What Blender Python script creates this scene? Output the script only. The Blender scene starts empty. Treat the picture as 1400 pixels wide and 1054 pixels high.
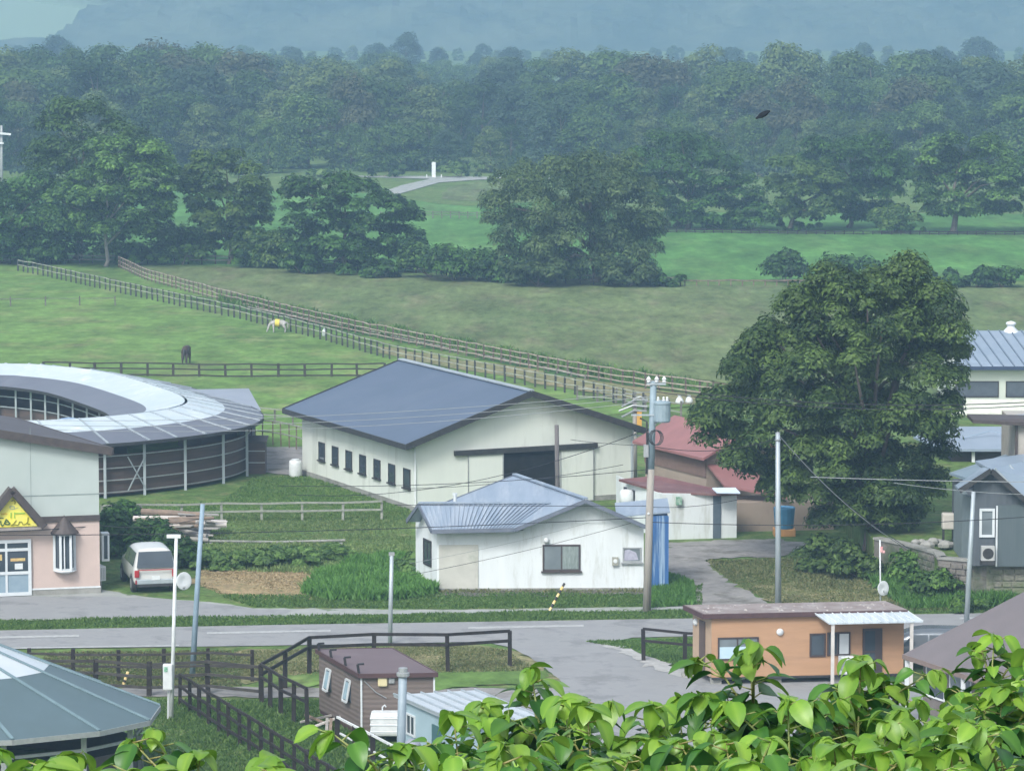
import bpy, bmesh, math, random
import numpy as np
from mathutils import Vector, Matrix
R = math.radians
random.seed(7)
RNG = np.random.default_rng(11)
scene = bpy.context.scene
col = scene.collection

# ---------------------------------------------------------------- camera
F = 5000.0; CZ = 25.1; TH = math.atan(547 / F)
cam = bpy.data.cameras.new('camera'); camo = bpy.data.objects.new('camera', cam); col.objects.link(camo)
cam.sensor_width = 36; cam.lens = F / 1400 * 36; cam.clip_start = 0.5; cam.clip_end = 8000
camo.location = (0, 0, CZ); camo.rotation_euler = (math.pi / 2 - TH, 0, 0)
scene.camera = camo
def ray(px, py):
    x = (px - 700) / F; v = -(py - 527) / F
    return Vector((x, math.cos(TH) + v * math.sin(TH), -math.sin(TH) + v * math.cos(TH)))
def G(px, py, z=0.0):
    d = ray(px, py); t = (z - CZ) / d.z
    return Vector((d.x * t, d.y * t, z))
def PY(px, py, Y):
    d = ray(px, py); t = Y / d.y
    return Vector((d.x * t, Y, CZ + d.z * t))
def PX(p):   # world -> pixel
    x, y, z = p[0], p[1], p[2] - CZ
    fw = y * math.cos(TH) - z * math.sin(TH); up = y * math.sin(TH) + z * math.cos(TH)
    return 700 + F * x / fw, 527 - F * up / fw

# ---------------------------------------------------------------- materials
def newmat(name):
    m = bpy.data.materials.new(name); m.use_nodes = True
    nt = m.node_tree; b = nt.nodes['Principled BSDF']
    return m, nt, b
def N(nt, t, **kw):
    n = nt.nodes.new(t)
    for k, v in kw.items():
        if k in n.inputs.keys(): n.inputs[k].default_value = v
        else: setattr(n, k, v)
    return n
def coords(nt, scale=(1, 1, 1), kind='Object'):
    tc = nt.nodes.new('ShaderNodeTexCoord'); mp = nt.nodes.new('ShaderNodeMapping')
    mp.inputs['Scale'].default_value = scale
    nt.links.new(tc.outputs[kind], mp.inputs['Vector'])
    return mp.outputs['Vector']
def c4(c): return (c[0], c[1], c[2], 1)
_M = {}
def pm(name, c1, c2=None, scale=3.0, rough=0.7, bump=0.0, bscale=20.0, metal=0.0, spec=0.5, stretch=(1, 1, 1), c3=None, s3=0.4, t3=(0.55, 0.75), ribs=None, detail=5):
    """c1/c2 mottled, c3 = patches (stains, wear) with a scale of their own"""
    if name in _M: return _M[name]
    m, nt, b = newmat(name); L = nt.links.new
    c2 = c2 or tuple(x * 0.82 for x in c1)
    v = coords(nt, stretch)
    n1 = N(nt, 'ShaderNodeTexNoise', Scale=scale, Detail=detail, Roughness=0.6); L(v, n1.inputs['Vector'])
    rp = N(nt, 'ShaderNodeMapRange'); rp.inputs['From Min'].default_value = 0.34; rp.inputs['From Max'].default_value = 0.66
    L(n1.outputs['Fac'], rp.inputs['Value'])
    mx = N(nt, 'ShaderNodeMix', data_type='RGBA'); mx.inputs[6].default_value = c4(c1); mx.inputs[7].default_value = c4(c2)
    L(rp.outputs[0], mx.inputs[0]); out = mx.outputs[2]
    if c3:
        n3 = N(nt, 'ShaderNodeTexNoise', Scale=s3, Detail=6, Roughness=0.7); L(v, n3.inputs['Vector'])
        r3 = N(nt, 'ShaderNodeMapRange'); r3.inputs['From Min'].default_value = t3[0]; r3.inputs['From Max'].default_value = t3[1]
        L(n3.outputs['Fac'], r3.inputs['Value'])
        m3 = N(nt, 'ShaderNodeMix', data_type='RGBA'); m3.inputs[7].default_value = c4(c3)
        L(r3.outputs[0], m3.inputs[0]); L(out, m3.inputs[6]); out = m3.outputs[2]
    L(out, b.inputs['Base Color'])
    b.inputs['Roughness'].default_value = rough; b.inputs['Metallic'].default_value = metal
    b.inputs['Specular IOR Level'].default_value = spec
    h = None
    if bump:
        nb = N(nt, 'ShaderNodeTexNoise', Scale=bscale, Detail=4); L(v, nb.inputs['Vector'])
        bp = N(nt, 'ShaderNodeBump', Strength=1.0, Distance=bump); L(nb.outputs['Fac'], bp.inputs['Height']); h = bp
    if ribs:      # (direction 'X'/'Y'/'Z', ribs per metre, depth)
        w = N(nt, 'ShaderNodeTexWave', wave_type='BANDS', bands_direction=ribs[0], Scale=ribs[1] * 0.314, Distortion=0)
        vv = coords(nt); L(vv, w.inputs['Vector'])
        bp = N(nt, 'ShaderNodeBump', Strength=1.0, Distance=ribs[2]); L(w.outputs['Fac'], bp.inputs['Height'])
        if h: L(h.outputs['Normal'], bp.inputs['Normal'])
        h = bp
    if h: L(h.outputs['Normal'], b.inputs['Normal'])
    _M[name] = m
    return m
def leafmat(name, dark, light, trans=0.35, rough=0.55, spec=0.3):
    """leaf colour between two greens by the leaf's own 'tint' attribute"""
    if name in _M: return _M[name]
    m, nt, b = newmat(name); L = nt.links.new
    a = N(nt, 'ShaderNodeAttribute', attribute_name='tint')
    mx = N(nt, 'ShaderNodeMix', data_type='RGBA'); mx.inputs[6].default_value = c4(dark); mx.inputs[7].default_value = c4(light)
    L(a.outputs['Fac'], mx.inputs[0])
    oi = N(nt, 'ShaderNodeObjectInfo')
    hs = N(nt, 'ShaderNodeHueSaturation'); L(mx.outputs[2], hs.inputs['Color'])
    mr = N(nt, 'ShaderNodeMapRange'); mr.inputs['To Min'].default_value = 0.85; mr.inputs['To Max'].default_value = 1.15
    L(oi.outputs['Random'], mr.inputs['Value']); L(mr.outputs[0], hs.inputs['Value'])
    L(hs.outputs[0], b.inputs['Base Color'])
    b.inputs['Roughness'].default_value = rough; b.inputs['Specular IOR Level'].default_value = spec
    tr = N(nt, 'ShaderNodeBsdfTranslucent'); L(hs.outputs[0], tr.inputs['Color'])
    ms = N(nt, 'ShaderNodeMixShader'); ms.inputs[0].default_value = trans
    L(b.outputs[0], ms.inputs[1]); L(tr.outputs[0], ms.inputs[2])
    L(ms.outputs[0], nt.nodes['Material Output'].inputs['Surface'])
    _M[name] = m
    return m
def grassmat(name, cols, big=0.05, fine=2.5, stretch=(1, 1, 1), bump=0.05, bs=6.0):
    """ground cover: three colours mixed by large patches, medium streaks and fine speckle"""
    if name in _M: return _M[name]
    m, nt, b = newmat(name); L = nt.links.new
    v = coords(nt, stretch)
    a, c, d = cols
    n1 = N(nt, 'ShaderNodeTexNoise', Scale=big, Detail=6, Roughness=0.65); L(v, n1.inputs['Vector'])
    n2 = N(nt, 'ShaderNodeTexNoise', Scale=fine, Detail=5, Roughness=0.75); L(v, n2.inputs['Vector'])
    n3 = N(nt, 'ShaderNodeTexNoise', Scale=big * 6, Detail=5, Roughness=0.7); L(v, n3.inputs['Vector'])
    def rng(n, lo, hi):
        r = N(nt, 'ShaderNodeMapRange'); r.inputs['From Min'].default_value = lo; r.inputs['From Max'].default_value = hi
        L(n.outputs['Fac'], r.inputs['Value']); return r.outputs[0]
    m1 = N(nt, 'ShaderNodeMix', data_type='RGBA'); m1.inputs[6].default_value = c4(a); m1.inputs[7].default_value = c4(c); L(rng(n1, .38, .62), m1.inputs[0])
    m2 = N(nt, 'ShaderNodeMix', data_type='RGBA'); m2.inputs[7].default_value = c4(d); L(rng(n3, .5, .72), m2.inputs[0]); L(m1.outputs[2], m2.inputs[6])
    n4 = N(nt, 'ShaderNodeTexNoise', Scale=fine * .22, Detail=6, Roughness=0.7); L(v, n4.inputs['Vector'])
    h4 = N(nt, 'ShaderNodeHueSaturation'); L(m2.outputs[2], h4.inputs['Color']); r4 = N(nt, 'ShaderNodeMapRange'); r4.inputs['From Min'].default_value = .35; r4.inputs['From Max'].default_value = .65; r4.inputs['To Min'].default_value = .72; r4.inputs['To Max'].default_value = 1.25; L(n4.outputs['Fac'], r4.inputs['Value']); L(r4.outputs[0], h4.inputs['Value'])
    hs = N(nt, 'ShaderNodeHueSaturation'); L(h4.outputs[0], hs.inputs['Color'])
    mr = N(nt, 'ShaderNodeMapRange'); mr.inputs['From Min'].default_value = .3; mr.inputs['From Max'].default_value = .7
    mr.inputs['To Min'].default_value = .62; mr.inputs['To Max'].default_value = 1.35
    L(n2.outputs['Fac'], mr.inputs['Value']); L(mr.outputs[0], hs.inputs['Value'])
    L(hs.outputs[0], b.inputs['Base Color']); b.inputs['Roughness'].default_value = .95; b.inputs['Specular IOR Level'].default_value = .1
    nb = N(nt, 'ShaderNodeTexNoise', Scale=bs, Detail=4); L(v, nb.inputs['Vector'])
    bp = N(nt, 'ShaderNodeBump', Strength=1.0, Distance=bump); L(nb.outputs['Fac'], bp.inputs['Height']); L(bp.outputs[0], b.inputs['Normal'])
    _M[name] = m
    return m
def glassmat(name, c=(0.03, 0.04, 0.05), rough=0.06):
    if name in _M: return _M[name]
    m, nt, b = newmat(name); L = nt.links.new
    v = coords(nt); n1 = N(nt, 'ShaderNodeTexNoise', Scale=1.3, Detail=2); L(v, n1.inputs['Vector'])
    mx = N(nt, 'ShaderNodeMix', data_type='RGBA'); mx.inputs[6].default_value = c4(c); mx.inputs[7].default_value = c4(tuple(x * 2 + .01 for x in c)); L(n1.outputs['Fac'], mx.inputs[0])
    L(mx.outputs[2], b.inputs['Base Color']); b.inputs['Roughness'].default_value = rough; b.inputs['Specular IOR Level'].default_value = .6
    _M[name] = m
    return m

# ---------------------------------------------------------------- objects
ORG = {}
def tag(o, label=None, cat=None, group=None, kind=None):
    if label: o['label'] = label
    if cat: o['category'] = cat
    if group: o['group'] = group
    if kind: o['kind'] = kind
    return o
def thing(name, label, cat, loc, group=None):
    o = bpy.data.objects.new(name, None); o.empty_display_size = .3; col.objects.link(o)
    o.location = loc; ORG[o.name] = Vector(loc)
    return tag(o, label, cat, group)
def copy_tree(o, parent=None):
    c = o.copy(); col.objects.link(c)
    if parent is not None: c.parent = parent
    for ch in o.children: copy_tree(ch, c)
    return c
class MB:
    def __init__(s): s.v = []; s.f = []; s.k = []
    def add(s, vs, fs):
        k = len(s.v); s.k.append((k, len(s.f))); s.v += [tuple(v) for v in vs]; s.f += [[k + i for i in f] for f in fs]; return s
    def box(s, c, size, rz=0.0, ax=None):
        hx, hy, hz = size[0] / 2, size[1] / 2, size[2] / 2
        if ax is None: X = Vector((math.cos(rz), math.sin(rz), 0)); Y = Vector((-math.sin(rz), math.cos(rz), 0)); Z = Vector((0, 0, 1))
        else: X, Y, Z = ax
        c = Vector(c); vs = [c + X * (a * hx) + Y * (b * hy) + Z * (d * hz) for d in (-1, 1) for b in (-1, 1) for a in (-1, 1)]
        return s.add(vs, [(0, 2, 3, 1), (4, 5, 7, 6), (0, 1, 5, 4), (2, 6, 7, 3), (0, 4, 6, 2), (1, 3, 7, 5)])
    def bar(s, p, q, w, h=None, up=(0, 0, 1)):
        p = Vector(p); q = Vector(q); h = h or w; d = (q - p); L = d.length
        if L < 1e-6: return s
        Y = d / L; u = Vector(up)
        X = Y.cross(u)
        if X.length < 1e-3: X = Y.cross(Vector((1, 0, 0)))
        X.normalize(); Z = X.cross(Y)
        return s.box((p + q) / 2, (w, L, h), ax=(X, Y, Z))
    def tube(s, pts, rs, n=8, cap=True):
        pts = [Vector(p) for p in pts]
        if not hasattr(rs, '__len__'): rs = [rs] * len(pts)
        k = len(s.v); prev = None
        for i, p in enumerate(pts):
            d = (pts[min(i + 1, len(pts) - 1)] - pts[max(i - 1, 0)]).normalized()
            a = Vector((1, 0, 0)) if abs(d.x) < .9 else Vector((0, 1, 0))
            if prev is not None: a = prev
            X = (a - d * a.dot(d)).normalized(); prev = X; Y = d.cross(X)
            for j in range(n):
                t = 2 * math.pi * j / n; s.v.append(tuple(p + (X * math.cos(t) + Y * math.sin(t)) * rs[i]))
        for i in range(len(pts) - 1):
            for j in range(n):
                a = k + i * n + j; b = k + i * n + (j + 1) % n; s.f.append([a, b, b + n, a + n])
        if cap:
            s.f.append([k + j for j in range(n)][::-1]); s.f.append([k + (len(pts) - 1) * n + j for j in range(n)])
        return s
    def prism(s, poly, d):
        """polygon (3D points) pushed along vector d"""
        n = len(poly); d = Vector(d); a = [Vector(p) for p in poly]; b = [p + d for p in a]
        fs = [list(range(n))[::-1], [n + i for i in range(n)]] + [[i, (i + 1) % n, n + (i + 1) % n, n + i] for i in range(n)]
        return s.add(a + b, fs)
    def slab(s, poly, t, trim=None):
        """sheet of thickness t (vertical) below the polygon"""
        return s.prism(poly, (0, 0, -t))
    def lathe(s, c, prof, n=16, axis=None):
        c = Vector(c); k = len(s.v)
        A = Vector(axis).normalized() if axis else Vector((0, 0, 1))
        X = A.orthogonal().normalized() if axis else Vector((1, 0, 0)); Y = A.cross(X)
        for r, z in prof:
            for j in range(n):
                t = 2 * math.pi * j / n; s.v.append(tuple(c + X * (r * math.cos(t)) + Y * (r * math.sin(t)) + A * z))
        for i in range(len(prof) - 1):
            for j in range(n):
                a = k + i * n + j; b = k + i * n + (j + 1) % n; s.f.append([a, b, b + n, a + n])
        return s
    def each(s, name, mat, parent, **kw):
        ks = s.k + [(len(s.v), len(s.f))]; o = None
        for (a, fa), (b, fb) in zip(ks, ks[1:]):
            m = MB(); m.v = s.v[a:b]; m.f = [[i - a for i in f] for f in s.f[fa:fb]]; o = m.build(name, mat, parent, **kw)
        return o
    def build(s, name, mat, parent=None, origin=None, smooth=False, bevel=0, fix=True):
        me = bpy.data.meshes.new(name)
        if parent is not None:
            o0 = ORG[parent.name]
        else: o0 = Vector(origin) if origin is not None else Vector((0, 0, 0))
        me.from_pydata([(v[0] - o0.x, v[1] - o0.y, v[2] - o0.z) for v in s.v], [], s.f); me.update()
        if fix:
            bm = bmesh.new(); bm.from_mesh(me); bmesh.ops.recalc_face_normals(bm, faces=bm.faces); bm.to_mesh(me); bm.free()
        o = bpy.data.objects.new(name, me); col.objects.link(o); me.materials.append(mat)
        if parent is not None: o.parent = parent
        else: o.location = o0
        ORG[o.name] = o0
        if smooth:
            me.shade_smooth()
        if bevel:
            md = o.modifiers.new('bevel', 'BEVEL'); md.width = bevel; md.segments = 2; md.limit_method = 'ANGLE'
        return o
def B(parent, name, mat, label=None, **kw):   # quick helper: returns MB with .done()
    m = MB(); m._a = (name, mat, parent, kw, label); return m
# value noise (numpy)
def vnoise(x, y, seed=0):
    xi = np.floor(x).astype(np.int64); yi = np.floor(y).astype(np.int64); xf = x - xi; yf = y - yi
    def h(a, b):
        n = (a * 374761393 + b * 668265263 + seed * 1442695) & 0x7fffffff
        n = ((n ^ (n >> 13)) * 1274126177) & 0x7fffffff
        return ((n ^ (n >> 16)) & 0xffff) / 65535.0
    u = xf * xf * (3 - 2 * xf); v = yf * yf * (3 - 2 * yf)
    return (h(xi, yi) * (1 - u) + h(xi + 1, yi) * u) * (1 - v) + (h(xi, yi + 1) * (1 - u) + h(xi + 1, yi + 1) * u) * v
def fbm(x, y, o=4, seed=0):
    s = 0; a = .5
    for i in range(o): s = s + a * vnoise(x * 2 ** i, y * 2 ** i, seed + i); a *= .5
    return s
def inpoly(px, py, poly):
    c = False; n = len(poly); j = n - 1
    for i in range(n):
        if (poly[i][1] > py) != (poly[j][1] > py) and px < (poly[j][0] - poly[i][0]) * (py - poly[i][1]) / (poly[j][1] - poly[i][1]) + poly[i][0]: c = not c
        j = i
    return c
def sheet(name, pts, z, mat, jit=0.0, seg=0.6, kind='structure', world=False, label=None, cat=None):
    """flat irregular sheet whose outline is given as points on the ground; edges wobble by jit metres"""
    P = [Vector(p) if world else G(p[0], p[1]) for p in pts]
    out = []; rnd = random.Random(hash(name) % 1000 if False else len(pts) * 31 + int(z * 1000))
    for i in range(len(P)):
        a, b = P[i], P[(i + 1) % len(P)]; n = max(1, min(160, int((b - a).length / seg))) if jit else 1
        for k in range(n):
            p = a.lerp(b, k / n)
            if jit: p = p + Vector((rnd.gauss(0, jit), rnd.gauss(0, jit), 0))
            out.append((p.x, p.y, z))
    me = bpy.data.meshes.new(name); bm = bmesh.new()
    vs = [bm.verts.new(p) for p in out]; es = [bm.edges.new((vs[i], vs[(i + 1) % len(vs)])) for i in range(len(vs))]
    bmesh.ops.triangle_fill(bm, use_beauty=True, use_dissolve=False, edges=es)
    for f in bm.faces:
        f.normal_update()
        if f.normal.z < 0: f.normal_flip()
    bm.to_mesh(me); bm.free(); me.materials.append(mat)
    o = bpy.data.objects.new(name, me); col.objects.link(o); tag(o, label, cat, kind=kind)
    return o

# ---------------------------------------------------------------- foliage
def quads_mesh(name, C, U, V, tint, mat, shape='leaf'):
    """N leaf-shaped quads: centre C, half-length U, half-width V (N,3)"""
    n = len(C); P = np.empty((n, 4, 3)); P[:, 0] = C - U; P[:, 1] = C + V - U * .1; P[:, 2] = C + U; P[:, 3] = C - V - U * .1
    me = bpy.data.meshes.new(name); me.vertices.add(n * 4); me.loops.add(n * 4); me.polygons.add(n)
    me.vertices.foreach_set('co', P.reshape(-1).astype(np.float32)); me.loops.foreach_set('vertex_index', np.arange(n * 4, dtype=np.int32))
    me.polygons.foreach_set('loop_start', np.arange(0, n * 4, 4, dtype=np.int32)); me.polygons.foreach_set('loop_total', np.full(n, 4, dtype=np.int32))
    me.update(); a = me.attributes.new('tint', 'FLOAT', 'POINT'); a.data.foreach_set('value', np.repeat(tint, 4).astype(np.float32))
    me.materials.append(mat); me.validate()
    return me
def rnd_unit(n, rng):
    v = rng.normal(size=(n, 3)); return v / np.linalg.norm(v, axis=1)[:, None]
def leaf_cloud(lobes, n, size, rng, droop=0.0, up=.6, shell=(.74, 1.06), aspect=.55, flat=.84):
    """lobes: (x,y,z,r) -> C,U,V,tint for leaves lying over the lobes' shells"""
    Lb = np.array(lobes, float); w = Lb[:, 3] ** 2; idx = rng.choice(len(Lb), n, p=w / w.sum())
    d = rnd_unit(n, rng); d[:, 2] = np.where(d[:, 2] < -.15, -d[:, 2] * .8, d[:, 2])
    wob = 0.8 + .4 * vnoise(d[:, 0] * 2.2 + idx * 3.7, d[:, 1] * 2.2 + d[:, 2] * 1.9 + idx * 1.3, 9)
    r = Lb[idx, 3] * rng.uniform(shell[0], shell[1], n) * wob
    C = Lb[idx, :3] + d * r[:, None] * np.array([1, 1, flat])
    nrm = d * .8 + rnd_unit(n, rng) * .42 + np.array([0, 0, up]); nrm /= np.linalg.norm(nrm, axis=1)[:, None]
    t = rnd_unit(n, rng) + np.array([0, 0, -droop]) + d * .35
    t -= nrm * (t * nrm).sum(1)[:, None]; t /= np.linalg.norm(t, axis=1)[:, None] + 1e-9
    b = np.cross(nrm, t); s = size * rng.uniform(.6, 1.3, n)[:, None]
    tint = np.clip(.42 + .22 * rng.normal(size=n) + .62 * (rng.random(len(Lb))[idx] - .5), 0, 1.15)
    return C, t * s, b * s * aspect, tint
def make_crown_obj(parent, lobes, n, size, mat, rng, name='crown', **kw):
    C, U, V, t = leaf_cloud(lobes, n, size, rng, **kw)
    o0 = ORG[parent.name]; C = C - np.array(o0)
    me = quads_mesh(name, C, U, V, t, mat); o = bpy.data.objects.new(name, me); col.objects.link(o); o.parent = parent; ORG[o.name] = o0
    return o
def make_trunk(parent, base, top, r, lobes, mat, rng, nb=9, n=8, lean=None):
    m = MB(); base = Vector(base); top = Vector(top); H = top - base
    pts = [base + H * t + Vector((rng.normal() * .02, rng.normal() * .02, 0)) * H.length * (t > 0) for t in (0, .06, .25, .5, .75, 1)]
    m.tube(pts, [r * 1.35, r, r * .8, r * .55, r * .33, r * .1], n)
    L = [l for l in lobes]; idx = rng.permutation(len(L))[:nb]
    for i in idx:
        q = Vector(L[i][:3]); s = base + H * float(rng.uniform(.25, .7))
        if q.z < s.z + .3: s = base + H * .2
        mid = s.lerp(q, .5) + Vector((0, 0, (q - s).length * .12))
        m.tube([s, mid, q], [r * .38, r * .25, r * .08], 6)
    return m.build('trunk', mat, parent, smooth=True)
def lobes_from_profile(prof, D, n, rr, rng, depth=1.0):
    """prof: rows (y, xl, xr) of the crown's outline; lobes fill a rounded volume of that outline: a full lattice of overlapping lobes, then n more"""
    s = F / D; R0 = rr * s; out = []
    def lim(y):
        for p, q in zip(prof, prof[1:]):
            if p[0] <= y <= q[0]:
                t = (y - p[0]) / (q[0] - p[0]); return p[1] + (q[1] - p[1]) * t, p[2] + (q[2] - p[2]) * t
        return prof[-1][1:] if y > prof[-1][0] else prof[0][1:]
    def put(x, y, r, side):
        xl, xr = lim(y); hw = max(4, (xr - xl) / 2); c = (xl + xr) / 2; r = min(r, hw * .8)
        x = min(max(x, xl + r * .8), xr - r * .8); u = (x - c) / hw
        dd = math.sqrt(max(.02, 1 - u * u)) * hw / s * depth; Y = D + dd * side
        p = PY(x, y, D); out.append((p.x * Y / D, Y, CZ + (p.z - CZ) * Y / D, r / s))
    y0, y1 = prof[0][0] + R0 * .7, prof[-1][0] - R0 * .3
    y = y0
    while y < y1 + R0 * .3:
        xl, xr = lim(y); nn = max(1, int((xr - xl) / (R0 * 1.15)))
        for i in range(nn):
            x = xl + (xr - xl) * (i + .5 + rng.uniform(-.3, .3)) / nn
            put(x, y + rng.uniform(-.35, .35) * R0, R0 * rng.uniform(.75, 1.2), rng.uniform(-.75, .35))
        y += R0 * .95
    for _ in range(n):
        y = rng.uniform(y0, y1); xl, xr = lim(y); put(rng.uniform(xl, xr), y, R0 * rng.uniform(.5, .95), rng.uniform(-1, .9))
    return out
BARK = pm('bark', (.12, .09, .07), (.2, .17, .14), scale=6, rough=.9, bump=.02, stretch=(1, 1, .3))
def profile_tree(name, label, cat, prof, base, D, leafm, n=3000, size=.3, nl=40, lr=1.2, seed=1, group=None, tr=.25, nb=8, trunk_top=None, depth=1.0, bark=None, **kw):
    rng = np.random.default_rng(seed); b = G(*base); b.y = D
    b = Vector((PY(base[0], base[1], D).x, D, 0))
    lobes = lobes_from_profile(prof, D, nl, lr, rng, depth)
    t = thing(name, label, cat, b, group)
    top = Vector((b.x + (np.mean([l[0] for l in lobes]) - b.x) * .6, D, max(l[2] for l in lobes) * .92)) if trunk_top is None else Vector(trunk_top)
    make_trunk(t, b, top, tr, lobes, bark or BARK, rng, nb)
    make_crown_obj(t, lobes, n, size, leafm, rng, **kw)
    return t
HAZE = 0.0006
# ================================================================ LIGHT
world = bpy.data.worlds.new('World'); scene.world = world; world.use_nodes = True
wn = world.node_tree; bg = wn.nodes['Background']
sky = wn.nodes.new('ShaderNodeTexSky'); sky.sky_type = 'NISHITA'; sky.sun_disc = False
SUN_EL, SUN_AZ = R(44), R(205)      # azimuth measured clockwise from +Y (north)
sky.sun_elevation = SUN_EL; sky.sun_rotation = SUN_AZ; sky.dust_density = 3; sky.air_density = 1.0; sky.ozone_density = 1.0
hs = wn.nodes.new('ShaderNodeHueSaturation'); hs.inputs['Saturation'].default_value = .3
wn.links.new(sky.outputs[0], hs.inputs['Color']); wn.links.new(hs.outputs[0], bg.inputs['Color']); bg.inputs['Strength'].default_value = .13
sl = bpy.data.lights.new('sun', 'SUN'); sl.energy = 1.5; sl.angle = R(16); sl.color = (1, .97, .92)
so = bpy.data.objects.new('sun', sl); col.objects.link(so); so.location = (0, 0, 80)
sd = Vector((math.sin(SUN_AZ) * math.cos(SUN_EL), math.cos(SUN_AZ) * math.cos(SUN_EL), math.sin(SUN_EL)))
so.rotation_euler = sd.to_track_quat('Z', 'Y').to_euler()
scene.view_settings.view_transform = 'Standard'; scene.view_settings.look = 'None'; scene.view_settings.gamma = 1
scene.view_settings.exposure = 1.1
scene.cycles.volume_bounces = 1; scene.cycles.max_bounces = 6; scene.cycles.diffuse_bounces = 3; scene.cycles.transparent_max_bounces = 6

# haze: one closed box of thin air
hz = MB().box((0, 1700, 120), (2400, 3600, 244)).build('haze', bpy.data.materials.new('haze_air'), fix=True)
hz.data.materials[0].use_nodes = True; hn = hz.data.materials[0].node_tree; hn.nodes.remove(hn.nodes['Principled BSDF'])
pv = hn.nodes.new('ShaderNodeVolumePrincipled'); pv.inputs['Density'].default_value = HAZE; pv.inputs['Color'].default_value = (.45, .69, 1.0, 1)
pv.inputs['Anisotropy'].default_value = 0.2
hn.links.new(pv.outputs[0], hn.nodes['Material Output'].inputs['Volume']); tag(hz, 'pale blue haze lying over the valley', None, kind='stuff')
del hz['label']

# ================================================================ GROUND
GR_MID = grassmat('grass_mid', ((.11, .175, .05), (.08, .14, .04), (.18, .18, .085)), big=.16, fine=3)
GR_PAD = grassmat('grass_paddock', ((.13, .22, .055), (.1, .18, .047), (.185, .21, .085)), big=.06, fine=1.2, stretch=(.7, .42, 1), bump=.18, bs=.9)
GR_MEAD = grassmat('meadow_rough', ((.13, .165, .068), (.1, .145, .055), (.155, .155, .085)), big=.05, fine=1.1, stretch=(1, .28, 1), bump=.18, bs=1.1)
GR_CROP = grassmat('crop_green', ((.085, .2, .05), (.065, .165, .04), (.11, .2, .06)), big=.03, fine=.7, stretch=(.8, .25, 1), bump=.03)
GR_DRY = grassmat('straw_dry', ((.34, .26, .15), (.27, .22, .12), (.13, .15, .06)), big=.3, fine=4)
GR_DRY2 = grassmat('dry_grass', ((.22, .2, .11), (.15, .17, .075), (.3, .25, .15)), big=.35, fine=4)
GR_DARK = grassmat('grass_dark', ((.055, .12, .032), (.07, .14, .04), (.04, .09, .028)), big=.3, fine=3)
SOIL = pm('soil', (.09, .085, .08), (.15, .14, .125), scale=2, rough=.95, bump=.02)
ASPH = pm('asphalt', (.24, .245, .25), (.285, .29, .295), scale=.5, rough=.9, bump=.004, bscale=60, c3=(.2, .205, .21), s3=.5, spec=.2, t3=(.5, .62), detail=9)
GRAV = pm('gravel', (.21, .205, .2), (.3, .29, .275), scale=1.5, rough=.95, bump=.02, bscale=25, c3=(.15, .145, .13), s3=.6, spec=.1, t3=(.5, .64), detail=9)
GRAVL = pm('gravel_pale', (.42, .42, .41), (.3, .3, .29), scale=3, rough=.95, bump=.03, bscale=12, spec=.1)
PAVE = pm('pavement_mat', (.33, .34, .33), (.26, .28, .26), scale=1, rough=.9, c3=(.1, .15, .06), s3=.9, t3=(.56, .66), spec=.1)
PAINT = pm('road_paint', (.42, .43, .43), (.29, .3, .3), scale=5, rough=.8)

def mound(x, y):
    if y <= 17: return 20.6
    if y >= 98: return 0.0
    t = (y - 17) / 81.0; return 20.6 * (1 - t) ** 1.0 * (1 - .12 * math.sin(math.pi * t)) if t < 1 else 0
ys = [-60, -20, 0, 5, 10, 14, 17] + list(range(22, 98, 4)) + [98, 104, 120, 150, 200, 300, 450, 700, 1000, 1450, 2200, 3480]
xs = [-1190, -600, -300, -150, -80, -40, -20, -10, 0, 10, 20, 40, 80, 150, 300, 600, 1190]
gv = []; gf = []
for j, y in enumerate(ys):
    for i, x in enumerate(xs): gv.append((x, y, mound(x, y)))
for j in range(len(ys) - 1):
    for i in range(len(xs) - 1):
        a = j * len(xs) + i; gf.append([a, a + 1, a + 1 + len(xs), a + len(xs)])
g = MB().add(gv, gf).build('ground', GR_MID, fix=False); tag(g, kind='structure')

# fields far to near
sheet('crop_field', [(-400, 356), (-400, 262), (360, 262), (700, 268), (860, 290), (1900, 296), (1900, 385), (900, 384), (560, 372), (200, 360)], .03, GR_CROP)
sheet('levee_slope', [(-300, 243), (420, 238), (600, 241), (760, 243), (1000, 246), (1000, 262), (640, 282), (596, 279), (500, 262), (-300, 262)], .05, GR_MID, jit=.3, seg=8)
sheet('levee_bare_patch', [(612, 257), (655, 249), (690, 249), (690, 274), (640, 276), (600, 273)], .08, GR_MEAD, jit=.2, seg=4)
sheet('levee_road', [(520, 265), (548, 255), (588, 246), (480, 243), (480, 241.6), (600, 242.2), (760, 244.4), (760, 247.4), (655, 247), (600, 251), (562, 262), (540, 268)], .12, PAVE)
sheet('rough_meadow', [(165, 364), (300, 366), (560, 376), (900, 389), (1400, 394), (1900, 400), (1900, 560), (1100, 545), (975, 522), (700, 482), (500, 442), (330, 408), (230, 388), (180, 376)], .03, GR_MEAD, jit=.3, seg=4)
sheet('paddock', [(-600, 362), (20, 363), (150, 392), (255, 415), (440, 463), (560, 492), (700, 515), (880, 562), (560, 600), (400, 612), (0, 640), (-600, 640)], .03, GR_PAD, jit=.25, seg=4)
sheet('track_between_fences', [(60, 362), (165, 360), (230, 384), (340, 410), (500, 444), (700, 484), (880, 520), (980, 530), (1010, 552), (900, 560), (760, 520), (600, 488), (430, 452), (300, 416), (160, 384)], .045, GR_PAD, jit=.2, seg=4)
sheet('worn_track', [(520, 474), (560, 482), (700, 502), (800, 518), (900, 536), (1010, 545), (1010, 555), (900, 553), (790, 535), (690, 515), (560, 494), (520, 482)], .06, GR_DRY2, jit=.25, seg=2)
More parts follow.
